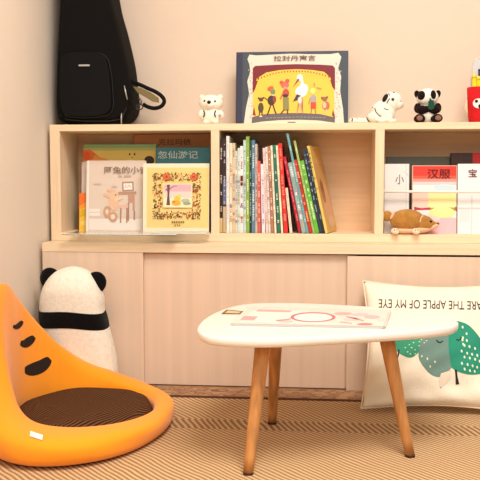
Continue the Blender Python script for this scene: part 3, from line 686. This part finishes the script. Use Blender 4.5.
pt = drape_bvh([pbody])
drape([ep(421.3, 95.4, 3.8, 4.6, 18, .3)], pt, .0007, 'eye_patch', M_pb, pd, grid=1.2); drape([ep(433.3, 94.6, 2.7, 4.4, 18, -.1)], pt, .0007, 'eye_patch', M_pb, pd, grid=1.2)
for x, y in ((422, 94.6), (433, 94.2)): drape([ep(x, y, 1, 1.1, 10)], pt, .0016, 'eye', blk, pd, grid=1)
b = MB(); lf = [(-1, 23.6), (.6, 21.4), (2.6, 21), (2.6, 18.4), (3.8, 16), (2.6, 13.2), (0, 12), (-2.6, 13.4), (-3.2, 16), (-2.2, 17.4), (-2.8, 19.6), (-1.6, 21)]
b.poly([V((x+2, -11.4, z))*k for x, z in lf]); rr = bmesh.ops.extrude_face_region(b.bm, geom=b.bm.faces[:]); [setattr(v, 'co', v.co+V((0, 1.6*k, 0))) for v in rr['geom'] if isinstance(v, bmesh.types.BMVert)]
lfo = loc_build(b, 'leaf', mat((18, 74, 50), .8, .3, 300), pd); lfo['label'] = 'dark green felt leaf held in the paws'

# red pencil holder with pens, right edge
ph = thing('pencil_holder', 'red felt pencil holder with a white spotted patch at the right edge', 'pencil holder', (at_y(483, 122, .165).x, .165, ZT))
b = MB(); rings = []; ri = []
for z, rx in ((0, 13.2*k), (.01, 13.8*k), (.06, 15*k), (.122, 15.8*k)):
    rings.append([V((ph.location.x+rx*math.cos(a)*(1), .165+rx*.8*math.sin(a), ZT+z)) for a in [2*PI*i/40 for i in range(40)]])
for z, rx in ((.122, 14.6*k), (.06, 13.8*k), (.006, 12.2*k)):
    rings.append([V((ph.location.x+rx*math.cos(a)*(1), .165+rx*.8*math.sin(a), ZT+z)) for a in [2*PI*i/40 for i in range(40)]])
b.loft(rings); cup = b.build('cup', mat((206, 22, 30), .85, .3, 300, .06, 30), ph)
ct = drape_bvh([cup])
drape([ep(478.5, 103.3, 5.6, 4.9, 20)], ct, .0006, 'patch', mat((240, 232, 226), .9), ph, grid=1.2)
for x, y, r_ in ((476.6, 101.2, 1.6), (480.5, 106.2, 2.2), (481.5, 100.5, 1.4)): drape([ep(x, y, r_, r_, 12)], ct, .0014, 'spot', blk, ph, grid=1)
b = MB(); a0 = at_y(468.2, 98, .17); b.tube([a0, at_y(466.2, 108, .17), at_y(469.2, 118.5, .17)], [.004, .008, .004], n=10, flat=.5); b.build('side_tab', mat((214, 196, 170), .8), ph)['label'] = 'pale cloth side tab'
# pens standing in it
for (x0, y0, x1, y1, c, lab, nm, cat) in ((474, 74, 476, 118, (240, 206, 40), 'left one of two yellow pens in the red pencil holder', 'pen', 'pen'), (478.6, 76, 479.4, 118, (238, 200, 36), 'right one of two yellow pens in the red pencil holder', 'pen', 'pen')):
    pA = at_y(x1, y1, .160); pB = at_y(x0, y0, .158); ax = (pB-pA)
    g = thing(nm, lab, cat, pA, group='yellow pens in the red holder')
    b = MB(); b.tube([pA, pA+ax*.9], .0072, n=12); b.build('barrel', mat(c, .35), g)
    b = MB(); b.tube([pA+ax*.9, pA+ax*.97, pB], [.0074, .007, .004], n=12); b.build('cap', mat((244, 214, 60), .35), g)
g = thing('clear_ruler', 'clear rounded plastic piece standing tallest behind the yellow pens', 'ruler', at_y(482, 118, .172))
oo = [at_y(x, y, .172) for x, y in [(472.6, 119), (470.8, 90), (472.2, 66), (474.6, 59.5), (480, 57.6), (487, 60), (490, 68), (491, 90), (490, 119)]]
b = MB(); b.tube(oo, .003, n=8, flat=.5); b.build('rim', mat((196, 190, 176), .2, spec=.6), g)['label'] = 'grey plastic rim'
b = MB(); b.loft([[p+V((0, dy, 0)) for p in oo] for dy in (-.001, .001)], smooth=False); b.build('sheet', mat((206, 204, 204), .15, spec=.6), g)
g = thing('marker_pen', 'dark purple capped marker behind the yellow pens in the red holder', 'pen', at_y(480, 118, .164))
b = MB(); b.tube([at_y(481, 118, .1655), at_y(480, 80, .1655)], .0035, n=10); b.build('barrel', mat((214, 210, 214), .4), g)
b = MB(); b.tube([at_y(480, 80, .1655), at_y(479.7, 69, .1655)], .005, n=10); b.build('cap', mat((56, 40, 74), .4), g)

# brown toy mouse on the right compartment edge
tm = thing('toy_mouse', 'brown plush mouse with pointed snout lying before the red booklet', 'stuffed toy', (at_y(410, 233, .115).x, .112, FL+.0005))
k2 = 1/FPX*(2.7+.115)
M_tan = mat((178, 124, 52), .8, .3, 250, .1, 50, .2, .3); M_pale = mat((230, 184, 146), .7)
b = blob([(V((-3, 0, 13.5))*k2, (17*k2, 9*k2, 11*k2)), (V((12, 0, 11))*k2, (12*k2, 7*k2, 8*k2), (0, .25, 0)), (V((20, 0, 9))*k2, (6*k2, 4*k2, 4.4*k2))], .002, 3); mb_ = loc_build(b, 'body', M_tan, tm)
b = blob([(V((-4, 0, 3.6))*k2, (14*k2, 7.4*k2, 3.4*k2)), (V((10, 0, 4.4))*k2, (12*k2, 6.6*k2, 3.6*k2), (0, -.12, 0)), (V((20.5, -.5, 7))*k2, (7.5*k2, 4*k2, 3*k2), (0, -.3, 0))], .002, 3); loc_build(b, 'belly', M_pale, tm)
b = MB(); b.ell(V((-22.5, 0, 17.5))*k2, (5*k2, 3*k2, 5.4*k2)); eo = loc_build(b, 'tail', M_tan, tm)
b = MB(); b.ell(V((-17.6, -3.4, 18.5))*k2, (1.5*k2, 1.4*k2, 4.6*k2), rot=(0, .5, 0)); loc_build(b, 'tail_fold', M_pale, tm)
for x in (-15.5, 4.5):
    b = blob([(V((x, -6.8, 3.2))*k2, (4*k2, 3*k2, 3.1*k2)), (V((x+1, -9.3, 2.3))*k2, (3*k2, 1.6*k2, 2.1*k2))], .0013, 1); f_ = loc_build(b, 'paw', mat((240, 206, 176), .7), tm)
    for sx in (-1, 1):
        b = MB(); b.ell(V((x+sx*1.2+.4, -9.8, 4.4))*k2, (.55*k2, .5*k2, .7*k2), u=10, v=8); loc_build(b, 'claw', mat((96, 56, 36), .6), tm, f_)
mtree = drape_bvh([mb_])
drape([ep(430.8, 221.6, 1.3, 1.1, 12)], mtree, .0008, 'eye', blk, tm, grid=1)
drape([stroke([(420, 222), (421, 217.5), (425, 213.6)], 1.3)], mtree, .0008, 'ear', M_pale, tm, grid=1)
b = MB(); b.ell(V((26.4, -.5, 10.2))*k2, (1.8*k2, 1.6*k2, 1.4*k2)); loc_build(b, 'nose', mat((120, 70, 50), .5), tm)

# ------------------------------------------------------------------ round-cornered table
TZ = .34; TT = .024
def wood_leg():
    return mat((192, 132, 74), .45, .08, 40, .16, 6, .35, stretch=(10, 10, .8))
top_px = [(197.3, 330), (198.5, 325), (204, 319), (214, 313), (228, 307.6), (246, 304), (270, 302.8), (300, 303.2), (340, 304.8), (385, 308), (420, 313), (445, 317.2), (456, 320.4), (458.4, 322.6), (454, 325.8), (436, 328.6), (400, 331.8), (360, 334.4), (320, 336.6), (285, 338.3), (250, 338.6), (220, 337.2), (204, 334.6)]
out = [at_z(x, y, TZ) for x, y in top_px]
out = [V(p) for p in smoothline([tuple(p) for p in out], 4)]
cen = sum(out, V())/len(out)
tb_ = thing('coffee_table', 'low white rounded triangular table on three wooden legs', 'table', (cen.x, cen.y, MZ))
b = MB(); rings = []
for dz, ins in ((0, .004), (-.0015, .0015), (-.004, 0), (-.014, .0), (-.020, .003), (-.0235, .009), (-.0245, .016)):
    rings.append([p+(cen-p).normalized()*ins+V((0, 0, dz)) for p in out])
b.loft(rings); b.build('tabletop', mat((240, 233, 225), .25, 0, 200, 0, 8, .45), tb_)
for bx, by, tx, Yt in ((248.2, 474, 263.3, -.72), (410, 456.5, 386.5, -.615), (272.2, 423.5, 276.5, -.475)):
    bt = at_z(bx, by, MZ)
    # find the picture height where the leg meets the underside
    lo = CP+ray(tx, 300)*((Yt-CP.y)/ray(tx, 300).y)
    tp_ = V((lo.x, Yt, TZ-TT-.0015))
    b = MB(); ax = tp_-bt; N = 8
    b.tube([bt+ax*(i/N) for i in range(N+1)], [.0125+.0075*(i/N) for i in range(N+1)], n=24, nrm=(0, 1, 0))
    for v in b.bm.verts:      # flat foot and head
        if (v.co-bt).dot(ax.normalized()) < .004: v.co.z = MZ+.0045
        if v.co.z > TZ-TT-.02: pass
    lg = b.build('leg', wood_leg(), tb_)
    b = MB(); b.tube([V((bt.x, bt.y, MZ+.0002)), V((bt.x, bt.y, MZ+.006))], .0128, n=20, nrm=(0, 1, 0)); b.build('foot_pad', mat((60, 36, 22), .7), tb_, None).parent = lg
    b = MB(); b.box((tp_.x-.025, tp_.y-.022, TZ-TT-.0045), (tp_.x+.025, tp_.y+.022, TZ-TT-.0012), bev=.001); b.build('mounting_plate', mat((70, 66, 62), .4, metal=.6), tb_)

# magazine and sticker on the table
def on_table(z): return lambda x, y, off=0: at_z(x, y, z)+V((0, 0, off))
quad = [(230.6, 325.4), (385.4, 328.3), (391, 312.2), (249.5, 308.6)]
mg = thing('magazine', 'thin white magazine with pink print lying on the white table', 'magazine', at_z(312, 319, TZ))
Q = [at_z(x, y, TZ+.001) for x, y in quad]; b = MB()
b.loft([[V((p.x, p.y, TZ+z)) for p in Q] for z in (.0006, .0064)], smooth=False); pgs = b.build('pages', mat((196, 192, 186), .7), mg)
mc = (sum(Q, V())/4)
b = MB(); b.loft([[V((mc.x+(p.x-mc.x)*1.006, mc.y+(p.y-mc.y)*1.006, TZ+z)) for p in Q] for z in (.0064, .0074)], smooth=False); mcv = b.build('cover', mat((232, 216, 206), .35), mg)
PKs = (226, 160, 160)
def ring(cx, cy, rx, ry, w, h, n=28):
    return [rc_ for i in range(n) for rc_ in [[(cx+rx*math.cos(2*PI*i/n), cy+ry*math.sin(2*PI*i/n)), (cx+rx*math.cos(2*PI*(i+1)/n), cy+ry*math.sin(2*PI*(i+1)/n)), (cx+(rx-w)*math.cos(2*PI*(i+1)/n), cy+(ry-h)*math.sin(2*PI*(i+1)/n)), (cx+(rx-w)*math.cos(2*PI*i/n), cy+(ry-h)*math.sin(2*PI*i/n))]]]
s = [((246, 222, 214), [(240, 322), (300, 323.5), (310, 311), (254, 310)]), (PKs, [(258, 309.6), (292, 310.6), (290, 312.2), (256, 311.4)]), (PKs, [(244, 316), (258, 316.5), (254, 320.5), (240, 320)]), ((240, 190, 186), ep(286, 321.5, 8, 1.3)),
     ((240, 228, 220), ep(313, 317.5, 21, 4.4, 28)), ((226, 226, 214), [(296, 321), (330, 322), (326, 324.5), (300, 324)]), ((236, 170, 170), ep(343, 313.6, 9, 1.5)), ((240, 190, 190), ep(360, 314.6, 9, 1.6)), ((238, 176, 178), ep(372, 317, 8, 1.8)), ((240, 196, 194), ep(352, 319.5, 9, 1.5)), ((214, 120, 124), ep(365, 324.2, 8, 1.1)),
     ((226, 150, 150), stroke([(346, 316.5), (356, 318), (364, 321)], .8)), ((226, 150, 150), stroke([(340, 322), (352, 323.4)], .8)), ((244, 206, 200), ep(381, 319.6, 4, 1.6)), ((210, 110, 120), stroke([(276, 320.6), (286, 319.8), (291, 318.8)], 1))]
s += [((214, 108, 122), p) for p in ring(313, 317.3, 22.5, 5, 3.2, 1.0)]
s += [((232, 196, 190), [(388, 313), (389.6, 313), (384.6, 326.6), (383, 326.4)])]
fnm = on_table(TZ+.0075)
art('illustration', s, lambda x, y, off: fnm(x, y, off), mcv, step=.00001, base=.0001)
st = MB(); st.loft([[at_z(x, y, TZ)+V((0, 0, z)) for x, y in [(221.2, 314.2), (226.5, 309.9), (243.8, 311.6), (240.6, 314.4)]] for z in (.0006, .0012)], smooth=False)
sk = thing('sticker', 'small brown rectangular label near the left end of the white table', 'sticker', at_z(232, 312.3, TZ))
sb = st.build('backing', mat((122, 96, 58), .5), sk)
b = MB(); b.poly([at_z(x, y, TZ)+V((0, 0, .00145)) for x, y in [(225, 313.4), (228, 310.9), (241, 312.2), (239, 313.8)]]); b.build('face', mat((216, 188, 140), .5), sk, norm=False)

# ------------------------------------------------------------------ white cushion with print
pl = thing('throw_pillow', 'white canvas cushion with upside-down lettering and green leaf print against the cabinet', 'pillow', (at_z(425, 408, MZ).x, -.13, MZ))
# plane through the cushion: foot forward, head against the doors
c00 = at_z(361, 408.5, MZ+.012); c01 = at_y(363, 281, -.045)
c10 = V((c00.x+.475, c00.y-.012, MZ+.012)); c11 = V((c01.x+.455, c01.y-.004, c01.z-.006))
print('pillow corners', c00, c01)
NU, NV = 44, 44; b = MB(); F1, B1 = [], []
nrm = (c10-c00).cross(c01-c00).normalized()
if nrm.y > 0: nrm = -nrm
def pil(u, v, side):
    p = (c00*(1-u)+c10*u)*(1-v)+(c01*(1-u)+c11*u)*v
    # edges pulled in between the corners
    pin = .020
    cu, cv_ = (c00+c10+c01+c11)/4, 0
    iu = pin*math.sin(PI*v)*(1-2*u); iv = pin*math.sin(PI*u)*(1-2*v)
    p = p+(c10-c00).normalized()*iu*(1 if u < .5 else 1)+(c01-c00).normalized()*iv*.9
    e = max(0, math.sin(PI*u)*math.sin(PI*v)); h = e**.42*.062
    wr = .005*math.sin(u*23+3*math.sin(v*9))*math.sin(v*13+2*u)*e**.3
    wr += .006*math.sin(u*5-v*31)*max(0, 1-v*4)
    return p+nrm*side*(h+(wr if side > 0 else 0))
G1 = [[b.bm.verts.new(pil(i/NU, j/NV, 1)) for i in range(NU+1)] for j in range(NV+1)]
G2_ = [[G1[j][i] if i in (0, NU) or j in (0, NV) else b.bm.verts.new(pil(i/NU, j/NV, -.55)) for i in range(NU+1)] for j in range(NV+1)]
for G in (G1, G2_):
    for j in range(NV):
        for i in range(NU):
            f = b.bm.faces.new((G[j][i], G[j][i+1], G[j+1][i+1], G[j+1][i])); f.smooth = True
zmin = min(v.co.z for v in b.bm.verts)
ymax = max(v.co.y for v in b.bm.verts)
for v in b.bm.verts:
    v.co.z = max(v.co.z, MZ+.001)
    v.co.y = min(v.co.y, -.0035)
pcov = b.build('cover', mat((244, 232, 210), .9, .25, 350, .03, 12, .1, .2), pl)
b = MB()
seam = [pil(i/NU, 0, 0) for i in range(NU+1)]+[pil(1, j/NV, 0) for j in range(1, NV+1)]+[pil(i/NU, 1, 0) for i in range(NU-1, -1, -1)]+[pil(0, j/NV, 0) for j in range(NV-1, -1, -1)]
for p in seam: p.z = max(p.z, MZ+.004); p.y = min(p.y, -.006)
b.tube(seam, .0026, n=6, cap=False); b.build('seam', mat((232, 216, 192), .9), pl)
ptree = drape_bvh([pcov])
TEAL = (40, 140, 112); GRY = (110, 140, 130); GRN = (60, 150, 116)
def print_on(polys, c, nm, off, g=3, label=None): return drape(polys, ptree, off, nm, mat(c, .85), pl, grid=g, label=label)
print_on([smoothline([(393, 336), (396, 350), (404, 356), (412, 357.5), (419, 352), (426, 345), (429, 330), (415, 320), (402, 324)], 3)], GRN, 'leaf_print', .0008, label='mid green dotted leaf print')
print_on([smoothline([(425, 330), (420, 345), (418.5, 357), (423, 366), (431, 374.5), (440, 377), (447, 372), (453, 366), (456, 355), (456, 335), (449, 322), (436, 320)], 3)], GRY, 'leaf_print', .0011, label='grey green leaf print in the middle')
print_on([smoothline([(451, 321), (459, 321.6), (468, 325), (476, 333), (482, 342), (488, 356), (490, 366), (483, 373), (472, 374.6), (462, 373), (452.5, 368.5), (450, 360), (448.4, 346), (449, 334), (454, 328), (456, 325)], 3)], TEAL, 'leaf_print', .0014, label='dark teal dotted leaf print on the right')
print_on([[(441, 373.5), (449, 371), (452.5, 370), (450.5, 378), (447, 383), (440, 388.5), (438.5, 381)]], (226, 212, 190), 'leaf_print', .0013, label='pale beige leaf print')
print_on([[(454.6, 369.5), (457, 370), (457.4, 376), (459.2, 384), (455.6, 384.6), (455.4, 376)]], (44, 36, 34), 'stem_print', .0017, 2)
print_on([stroke([(399, 349.5), (398.6, 354), (397, 359)], 1.4)], (44, 36, 34), 'stem_print', .0017, 2)
rnd = random.Random(2)
dots = []
for x, y in ((407, 352), (411, 348), (415, 350), (419, 346), (413, 343), (421, 340), (417, 339), (425, 337), (409, 345), (405, 348), (424, 343), (422, 334), (415, 354), (410, 354), (419, 342), (426, 341)): dots.append(ep(x+rnd.random()*.6, y, .75, .6, 7))
for x, y in ((427.5, 359), (430, 366.5), (434.8, 361.8), (422, 356.5)): dots.append(ep(x, y, .75, 1.3, 8))
for i in range(5):
    for j in range(8):
        x = 461.5+i*5+(j % 2)*2.4; y = 328+j*5.8+i*1.2
        if y < 326+(x-455)*1.15 or y > 371.5 or (y < 350 and x < 461): continue
        dots.append(ep(x+rnd.random(), y+rnd.random(), .95, 1.6, 8, -.2))
for x, y in ((462.5, 327.5), (466.5, 334), (463, 338), (463.2, 344.5)): dots.append(ep(x, y, .9, 1.5, 8, -.2))
print_on(dots, (220, 232, 200), 'dot_print', .0024, 0)
print_on([stroke([(436.4, 340), (438, 342.2), (440.4, 342.6), (442.6, 341)], 1.1), stroke([(456.3, 339.5), (458.3, 340.8), (460.6, 339.4), (461, 337.4)], 1.1)], (40, 48, 46), 'closed_eyes_print', .0026, 1.2)
# upside-down sentence
tbm = text_bm('YOU ARE THE APPLE OF MY EYE', 0)
xs = [v.co.x for v in tbm.verts]; x0, x1 = min(xs), max(xs); ys = [v.co.y for v in tbm.verts]; y1 = max(ys)
LX, RX = 378.8, 503.
for v in tbm.verts:
    u = (v.co.x-x0)/(x1-x0); w = v.co.y/y1; X = RX-u*(RX-LX)
    v.co = V((X, 299.4+(X-379)*.022+w*8.4, 0))
drape(None, ptree, .0016, 'lettering', mat((60, 54, 50), .85), pl, grid=1.5, src=tbm)

# ------------------------------------------------------------------ panda cushion seen from behind
pn = thing('panda_cushion', 'large black and white panda cushion seen from behind between the orange seat and cabinet', 'pillow', (at_y(80, 380, -.085).x, -.085, MZ))
YP = -.088
prof = [(392, 50, 117), (380, 47, 118), (360, 45.5, 116.5), (345, 44.5, 113.5), (330, 43.5, 109.5), (318, 42, 106), (308, 41, 104), (298, 41.4, 103.6), (288, 44, 101), (278, 49.5, 96), (271, 57, 88.5), (267.4, 66, 80), (266.4, 71, 75)]
rings = []; prof = smoothline(prof+[prof[-1]], 3)[:-6]
pc = []
for y, xa, xb in prof:
    A = at_y(xa, y, YP); B_ = at_y(xb, y, YP); c = (A+B_)/2; w = (B_.x-A.x)/2; pc.append((c.z, c.x, w))
zlo = MZ+.001; z_first = pc[0][0]
pc = [(zlo, pc[0][1], pc[0][2]*.80), (zlo+.008, pc[0][1], pc[0][2]*.93), (zlo+.02, pc[0][1], pc[0][2])]+[q for q in pc if q[0] > zlo+.03]
def pring(z, cx, w, g=0):
    d = min(.075, w*.75)
    r_ = []
    for i in range(40):
        a = 2*PI*i/40; ca, sa = math.cos(a), math.sin(a)
        e = .78
        r_.append(V((cx+(w+g)*math.copysign(abs(ca)**e, ca), YP+(d+g)*math.copysign(abs(sa)**e, sa)*(.92 if sa > 0 else 1), z)))
    return r_
b = MB(); b.loft([pring(z, cx, w) for z, cx, w in pc]); M_fw = plush((244, 236, 220), .04); M_fb = plush((17, 14, 14))
b.build('body', M_fw, pn)
def zat(y): return at_y(75, y, YP-.07).z
zb0, zb1 = at_y(75, 325.5, YP).z, at_y(75, 309.5, YP).z
b = MB(); rr_ = []
zz = [zb0+(zb1-zb0)*i/8 for i in range(9)]
def interp(z):
    for a, c in zip(pc[:-1], pc[1:]):
        if a[0] <= z <= c[0]:
            t = (z-a[0])/(c[0]-a[0]); return a[1]+(c[1]-a[1])*t, a[2]+(c[2]-a[2])*t
    return pc[-1][1:]
for i, z in enumerate(zz):
    cx, w = interp(z); r_ = pring(z, cx, w, .0045*math.sin(PI*max(.04, min(.96, i/8)))**.5)
    for p in r_: p.z += -.003*(p.x-cx)/w*1.0+.004*math.cos((p.x-cx)/w*3)*(1 if p.y < YP else 0)
    rr_.append(r_)
b.loft(rr_, cap=False); b.build('shoulder_band', M_fb, pn)['label'] = 'black band across the shoulders'
for x, y, sx in ((50.3, 278.5, -1), (96, 282.5, 1)):
    c = at_y(x, y, YP); b = blob([(c, (.036, .022, .038), (0, sx*.35, 0)), (c+V((-sx*.012, 0, -.014)), (.022, .018, .022))], .004, 3); b.build('ear', M_fb, pn)

# ------------------------------------------------------------------ orange floor chair
fc = thing('floor_chair', 'orange padded floor seat with raised back and brown corduroy cushion', 'floor chair', (-.66, -.46, MZ))
def lerp_tab(tab, a):
    a %= 360; n = len(tab)
    X = lambda k: tab[k % n][0]+360*(k//n)
    for k in range(n):
        if X(k) <= a <= X(k+1):
            x0, x1 = X(k), X(k+1); y0, y1 = tab[k][1], tab[(k+1) % n][1]
            m0 = (y1-tab[k-1][1])/(x1-X(k-1)); m1 = (tab[(k+2) % n][1]-y0)/(X(k+2)-x0); h = x1-x0; t = (a-x0)/h
            return (2*t**3-3*t*t+1)*y0+(t**3-2*t*t+t)*h*m0+(-2*t**3+3*t*t)*y1+(t**3-t*t)*h*m1
    return tab[0][1]
# height, inner radius x scale, outer
HT = [(0, .056), (50, .050), (60, .053), (70, .060), (80, .070), (90, .083), (100, .098), (110, .120), (120, .154), (130, .198), (140, .252), (150, .308), (160, .358), (170, .394), (180, .410), (192, .405), (204, .34), (216, .24), (228, .155), (240, .112), (255, .088), (275, .078), (300, .073), (330, .064)]
TH_ = [(0, .0), (90, .0), (140, .0), (180, .0), (215, .0), (260, 0), (320, 0)]
LEAN = [(0, .01), (80, .012), (110, .02), (130, .03), (160, .02), (180, .0), (210, 0), (240, .0)]
ic, ir = (-.663, -.461), (.196, .240)
oc, orr = (-.666, -.494), (.263, .364)
NA, NS = 120, 36
b = MB(); rings = []
for i in range(NA):
    a = 360*i/NA; ar = math.radians(a); ca, sa = math.cos(ar), math.sin(ar)
    I = V((ic[0]+ir[0]*ca, ic[1]+ir[1]*sa, 0)); O = V((oc[0]+orr[0]*ca, oc[1]+orr[1]*sa, 0))
    h = lerp_tab(HT, a); ln = lerp_tab(LEAN, a); mid = (I+O)/2; hw = (O-I)/2; dirv = hw.normalized(); w = hw.length
    ring_ = []
    for j in range(NS):
        t = 2*PI*j/NS; cx, sx = math.cos(t), math.sin(t)
        e = .72 if h < .15 else .6
        X = math.copysign(abs(cx)**e, cx); Z = math.copysign(abs(sx)**e, sx)
        zz_ = (Z*.5+.5); taper = 1-.28*max(0, (h-.12)/.3)*zz_
        p = mid+dirv*(X*w*taper+ln*zz_+ (h>.15)*0)
        wr = .0012*math.sin(ar*7+zz_*6)
        p = p+dirv*wr*(-1 if X < 0 else 1); p.z = MZ+.0008+h*zz_
        p.x = max(p.x, WALLX+.004)
        ring_.append(p)
    rings.append(ring_)
R = [[b.bm.verts.new(p) for p in r] for r in rings]
for i in range(NA):
    for j in range(NS):
        f = b.bm.faces.new((R[i][j], R[(i+1) % NA][j], R[(i+1) % NA][(j+1) % NS], R[i][(j+1) % NS])); f.smooth = True
M_or = mat((255, 156, 28), .85, .15, 400, .02, 8, .15, .25)
bol = b.build('bolster', M_or, fc)
# brown seat cushion
def cord():
    m = bpy.data.materials.new('corduroy'); m.use_nodes = True; nt = m.node_tree; N = nt.nodes; L = nt.links
    bs = N['Principled BSDF']; bs.inputs['Roughness'].default_value = .95; bs.inputs['Specular IOR Level'].default_value = .05
    tc = N.new('ShaderNodeTexCoord'); mp = N.new('ShaderNodeMapping'); mp.inputs['Rotation'].default_value = (0, 0, .5); L.new(tc.outputs['Object'], mp.inputs[0])
    w = N.new('ShaderNodeTexWave'); w.inputs['Scale'].default_value = 34; w.inputs['Distortion'].default_value = 2.5; w.inputs['Detail Scale'].default_value = .3; L.new(mp.outputs[0], w.inputs['Vector'])
    r = N.new('ShaderNodeValToRGB'); r.color_ramp.elements[0].color = lin((40, 22, 14)); r.color_ramp.elements[1].color = lin((112, 76, 50)); L.new(w.outputs['Fac'], r.inputs[0]); L.new(r.outputs[0], bs.inputs['Base Color'])
    bp = N.new('ShaderNodeBump'); bp.inputs['Strength'].default_value = .6; bp.inputs['Distance'].default_value = .004; L.new(w.outputs['Fac'], bp.inputs['Height']); L.new(bp.outputs[0], bs.inputs['Normal']); return m
b = MB(); rings = []
for q, z in ((0, .060), (.2, .061), (.4, .062), (.6, .061), (.78, .058), (.9, .052), (.98, .042), (1.02, .026), (1.0, .004)):
    rings.append([V((ic[0]+ir[0]*max(q, .002)*math.cos(2*PI*i/72), ic[1]+ir[1]*max(q, .002)*math.sin(2*PI*i/72), MZ+z+.004*math.sin(q*9+i*.35)*q*(1 if q < .95 else 0)+.004*math.sin(i*2*PI/72*5+q*4)*q+.004*math.sin(i*2*PI/72*3+q*7)*q)) for i in range(72)])
b.loft(rings); b.build('seat_cushion', cord(), fc)['label'] = 'dark brown corduroy seat cushion'
ctree = drape_bvh([bol]); M_mk = mat((36, 26, 20), .8)
def bean(pts, w):
    ext = [pts[0]]+pts+[pts[-1]]; c = smoothline(ext, 6)[6:6*(len(pts))+1]; n = len(c)-1; L_, R_ = [], []
    for i, p in enumerate(c):
        a_, b_ = c[max(0, i-1)], c[min(n, i+1)]; dx, dy = b_[0]-a_[0], b_[1]-a_[1]; l = math.hypot(dx, dy) or 1
        e = w*.5*max(.12, math.sin(PI*(.03+.94*i/n)))**.45
        L_.append((p[0]-dy/l*e, p[1]+dx/l*e)); R_.append((p[0]+dy/l*e, p[1]-dx/l*e))
    return L_+R_[::-1]
for pts, w_ in (([(12.8, 326.2), (16.5, 326.8), (20, 324), (22.2, 321)], 5.2), ([(20.2, 342.6), (25, 343.6), (30, 340.4), (34, 336.6)], 8.6), ([(24.5, 370), (32, 369.6), (42, 365.6), (49.6, 358.6)], 13)):
    drape([bean(pts, w_)], ctree, .0010, 'mark', M_mk, fc, grid=1.5, label='black curved felt mark')
drape([[(30.3, 431.8), (43, 436), (42.2, 441), (29.8, 436.8)]], ctree, .003, 'care_label', mat((250, 244, 232), .7), fc, grid=2, thick=.001, label='small white care label')

# ------------------------------------------------------------------ lights
def area(loc, size, power, col, rot=(0, 0, 0), sy=None):
    l = bpy.data.lights.new('lamp', 'AREA'); l.shape = 'RECTANGLE'; l.size = size; l.size_y = sy or size; l.energy = power; l.color = col
    o = bpy.data.objects.new('area_light', l); o.location = loc; o.rotation_euler = rot; COL.objects.link(o); return o
area((.35, -1.75, 2.66), 1.1, 78, (1, .965, .905))  # ceiling lamp
area((.3, -3.4, 2.3), 1.8, 42, (1, .97, .925), (math.radians(42), 0, 0))  # unseen front light behind the camera, tilted at the shelf; not a ceiling lamp
w = bpy.data.worlds.new('world'); SC.world = w; w.use_nodes = True
w.node_tree.nodes['Background'].inputs[0].default_value = (1, .965, .92, 1); w.node_tree.nodes['Background'].inputs[1].default_value = .42
SC.view_settings.view_transform = 'Standard'; SC.view_settings.look = 'None'; SC.view_settings.exposure = 0.0; SC.view_settings.gamma = 1; SC.view_settings.use_curve_mapping = False
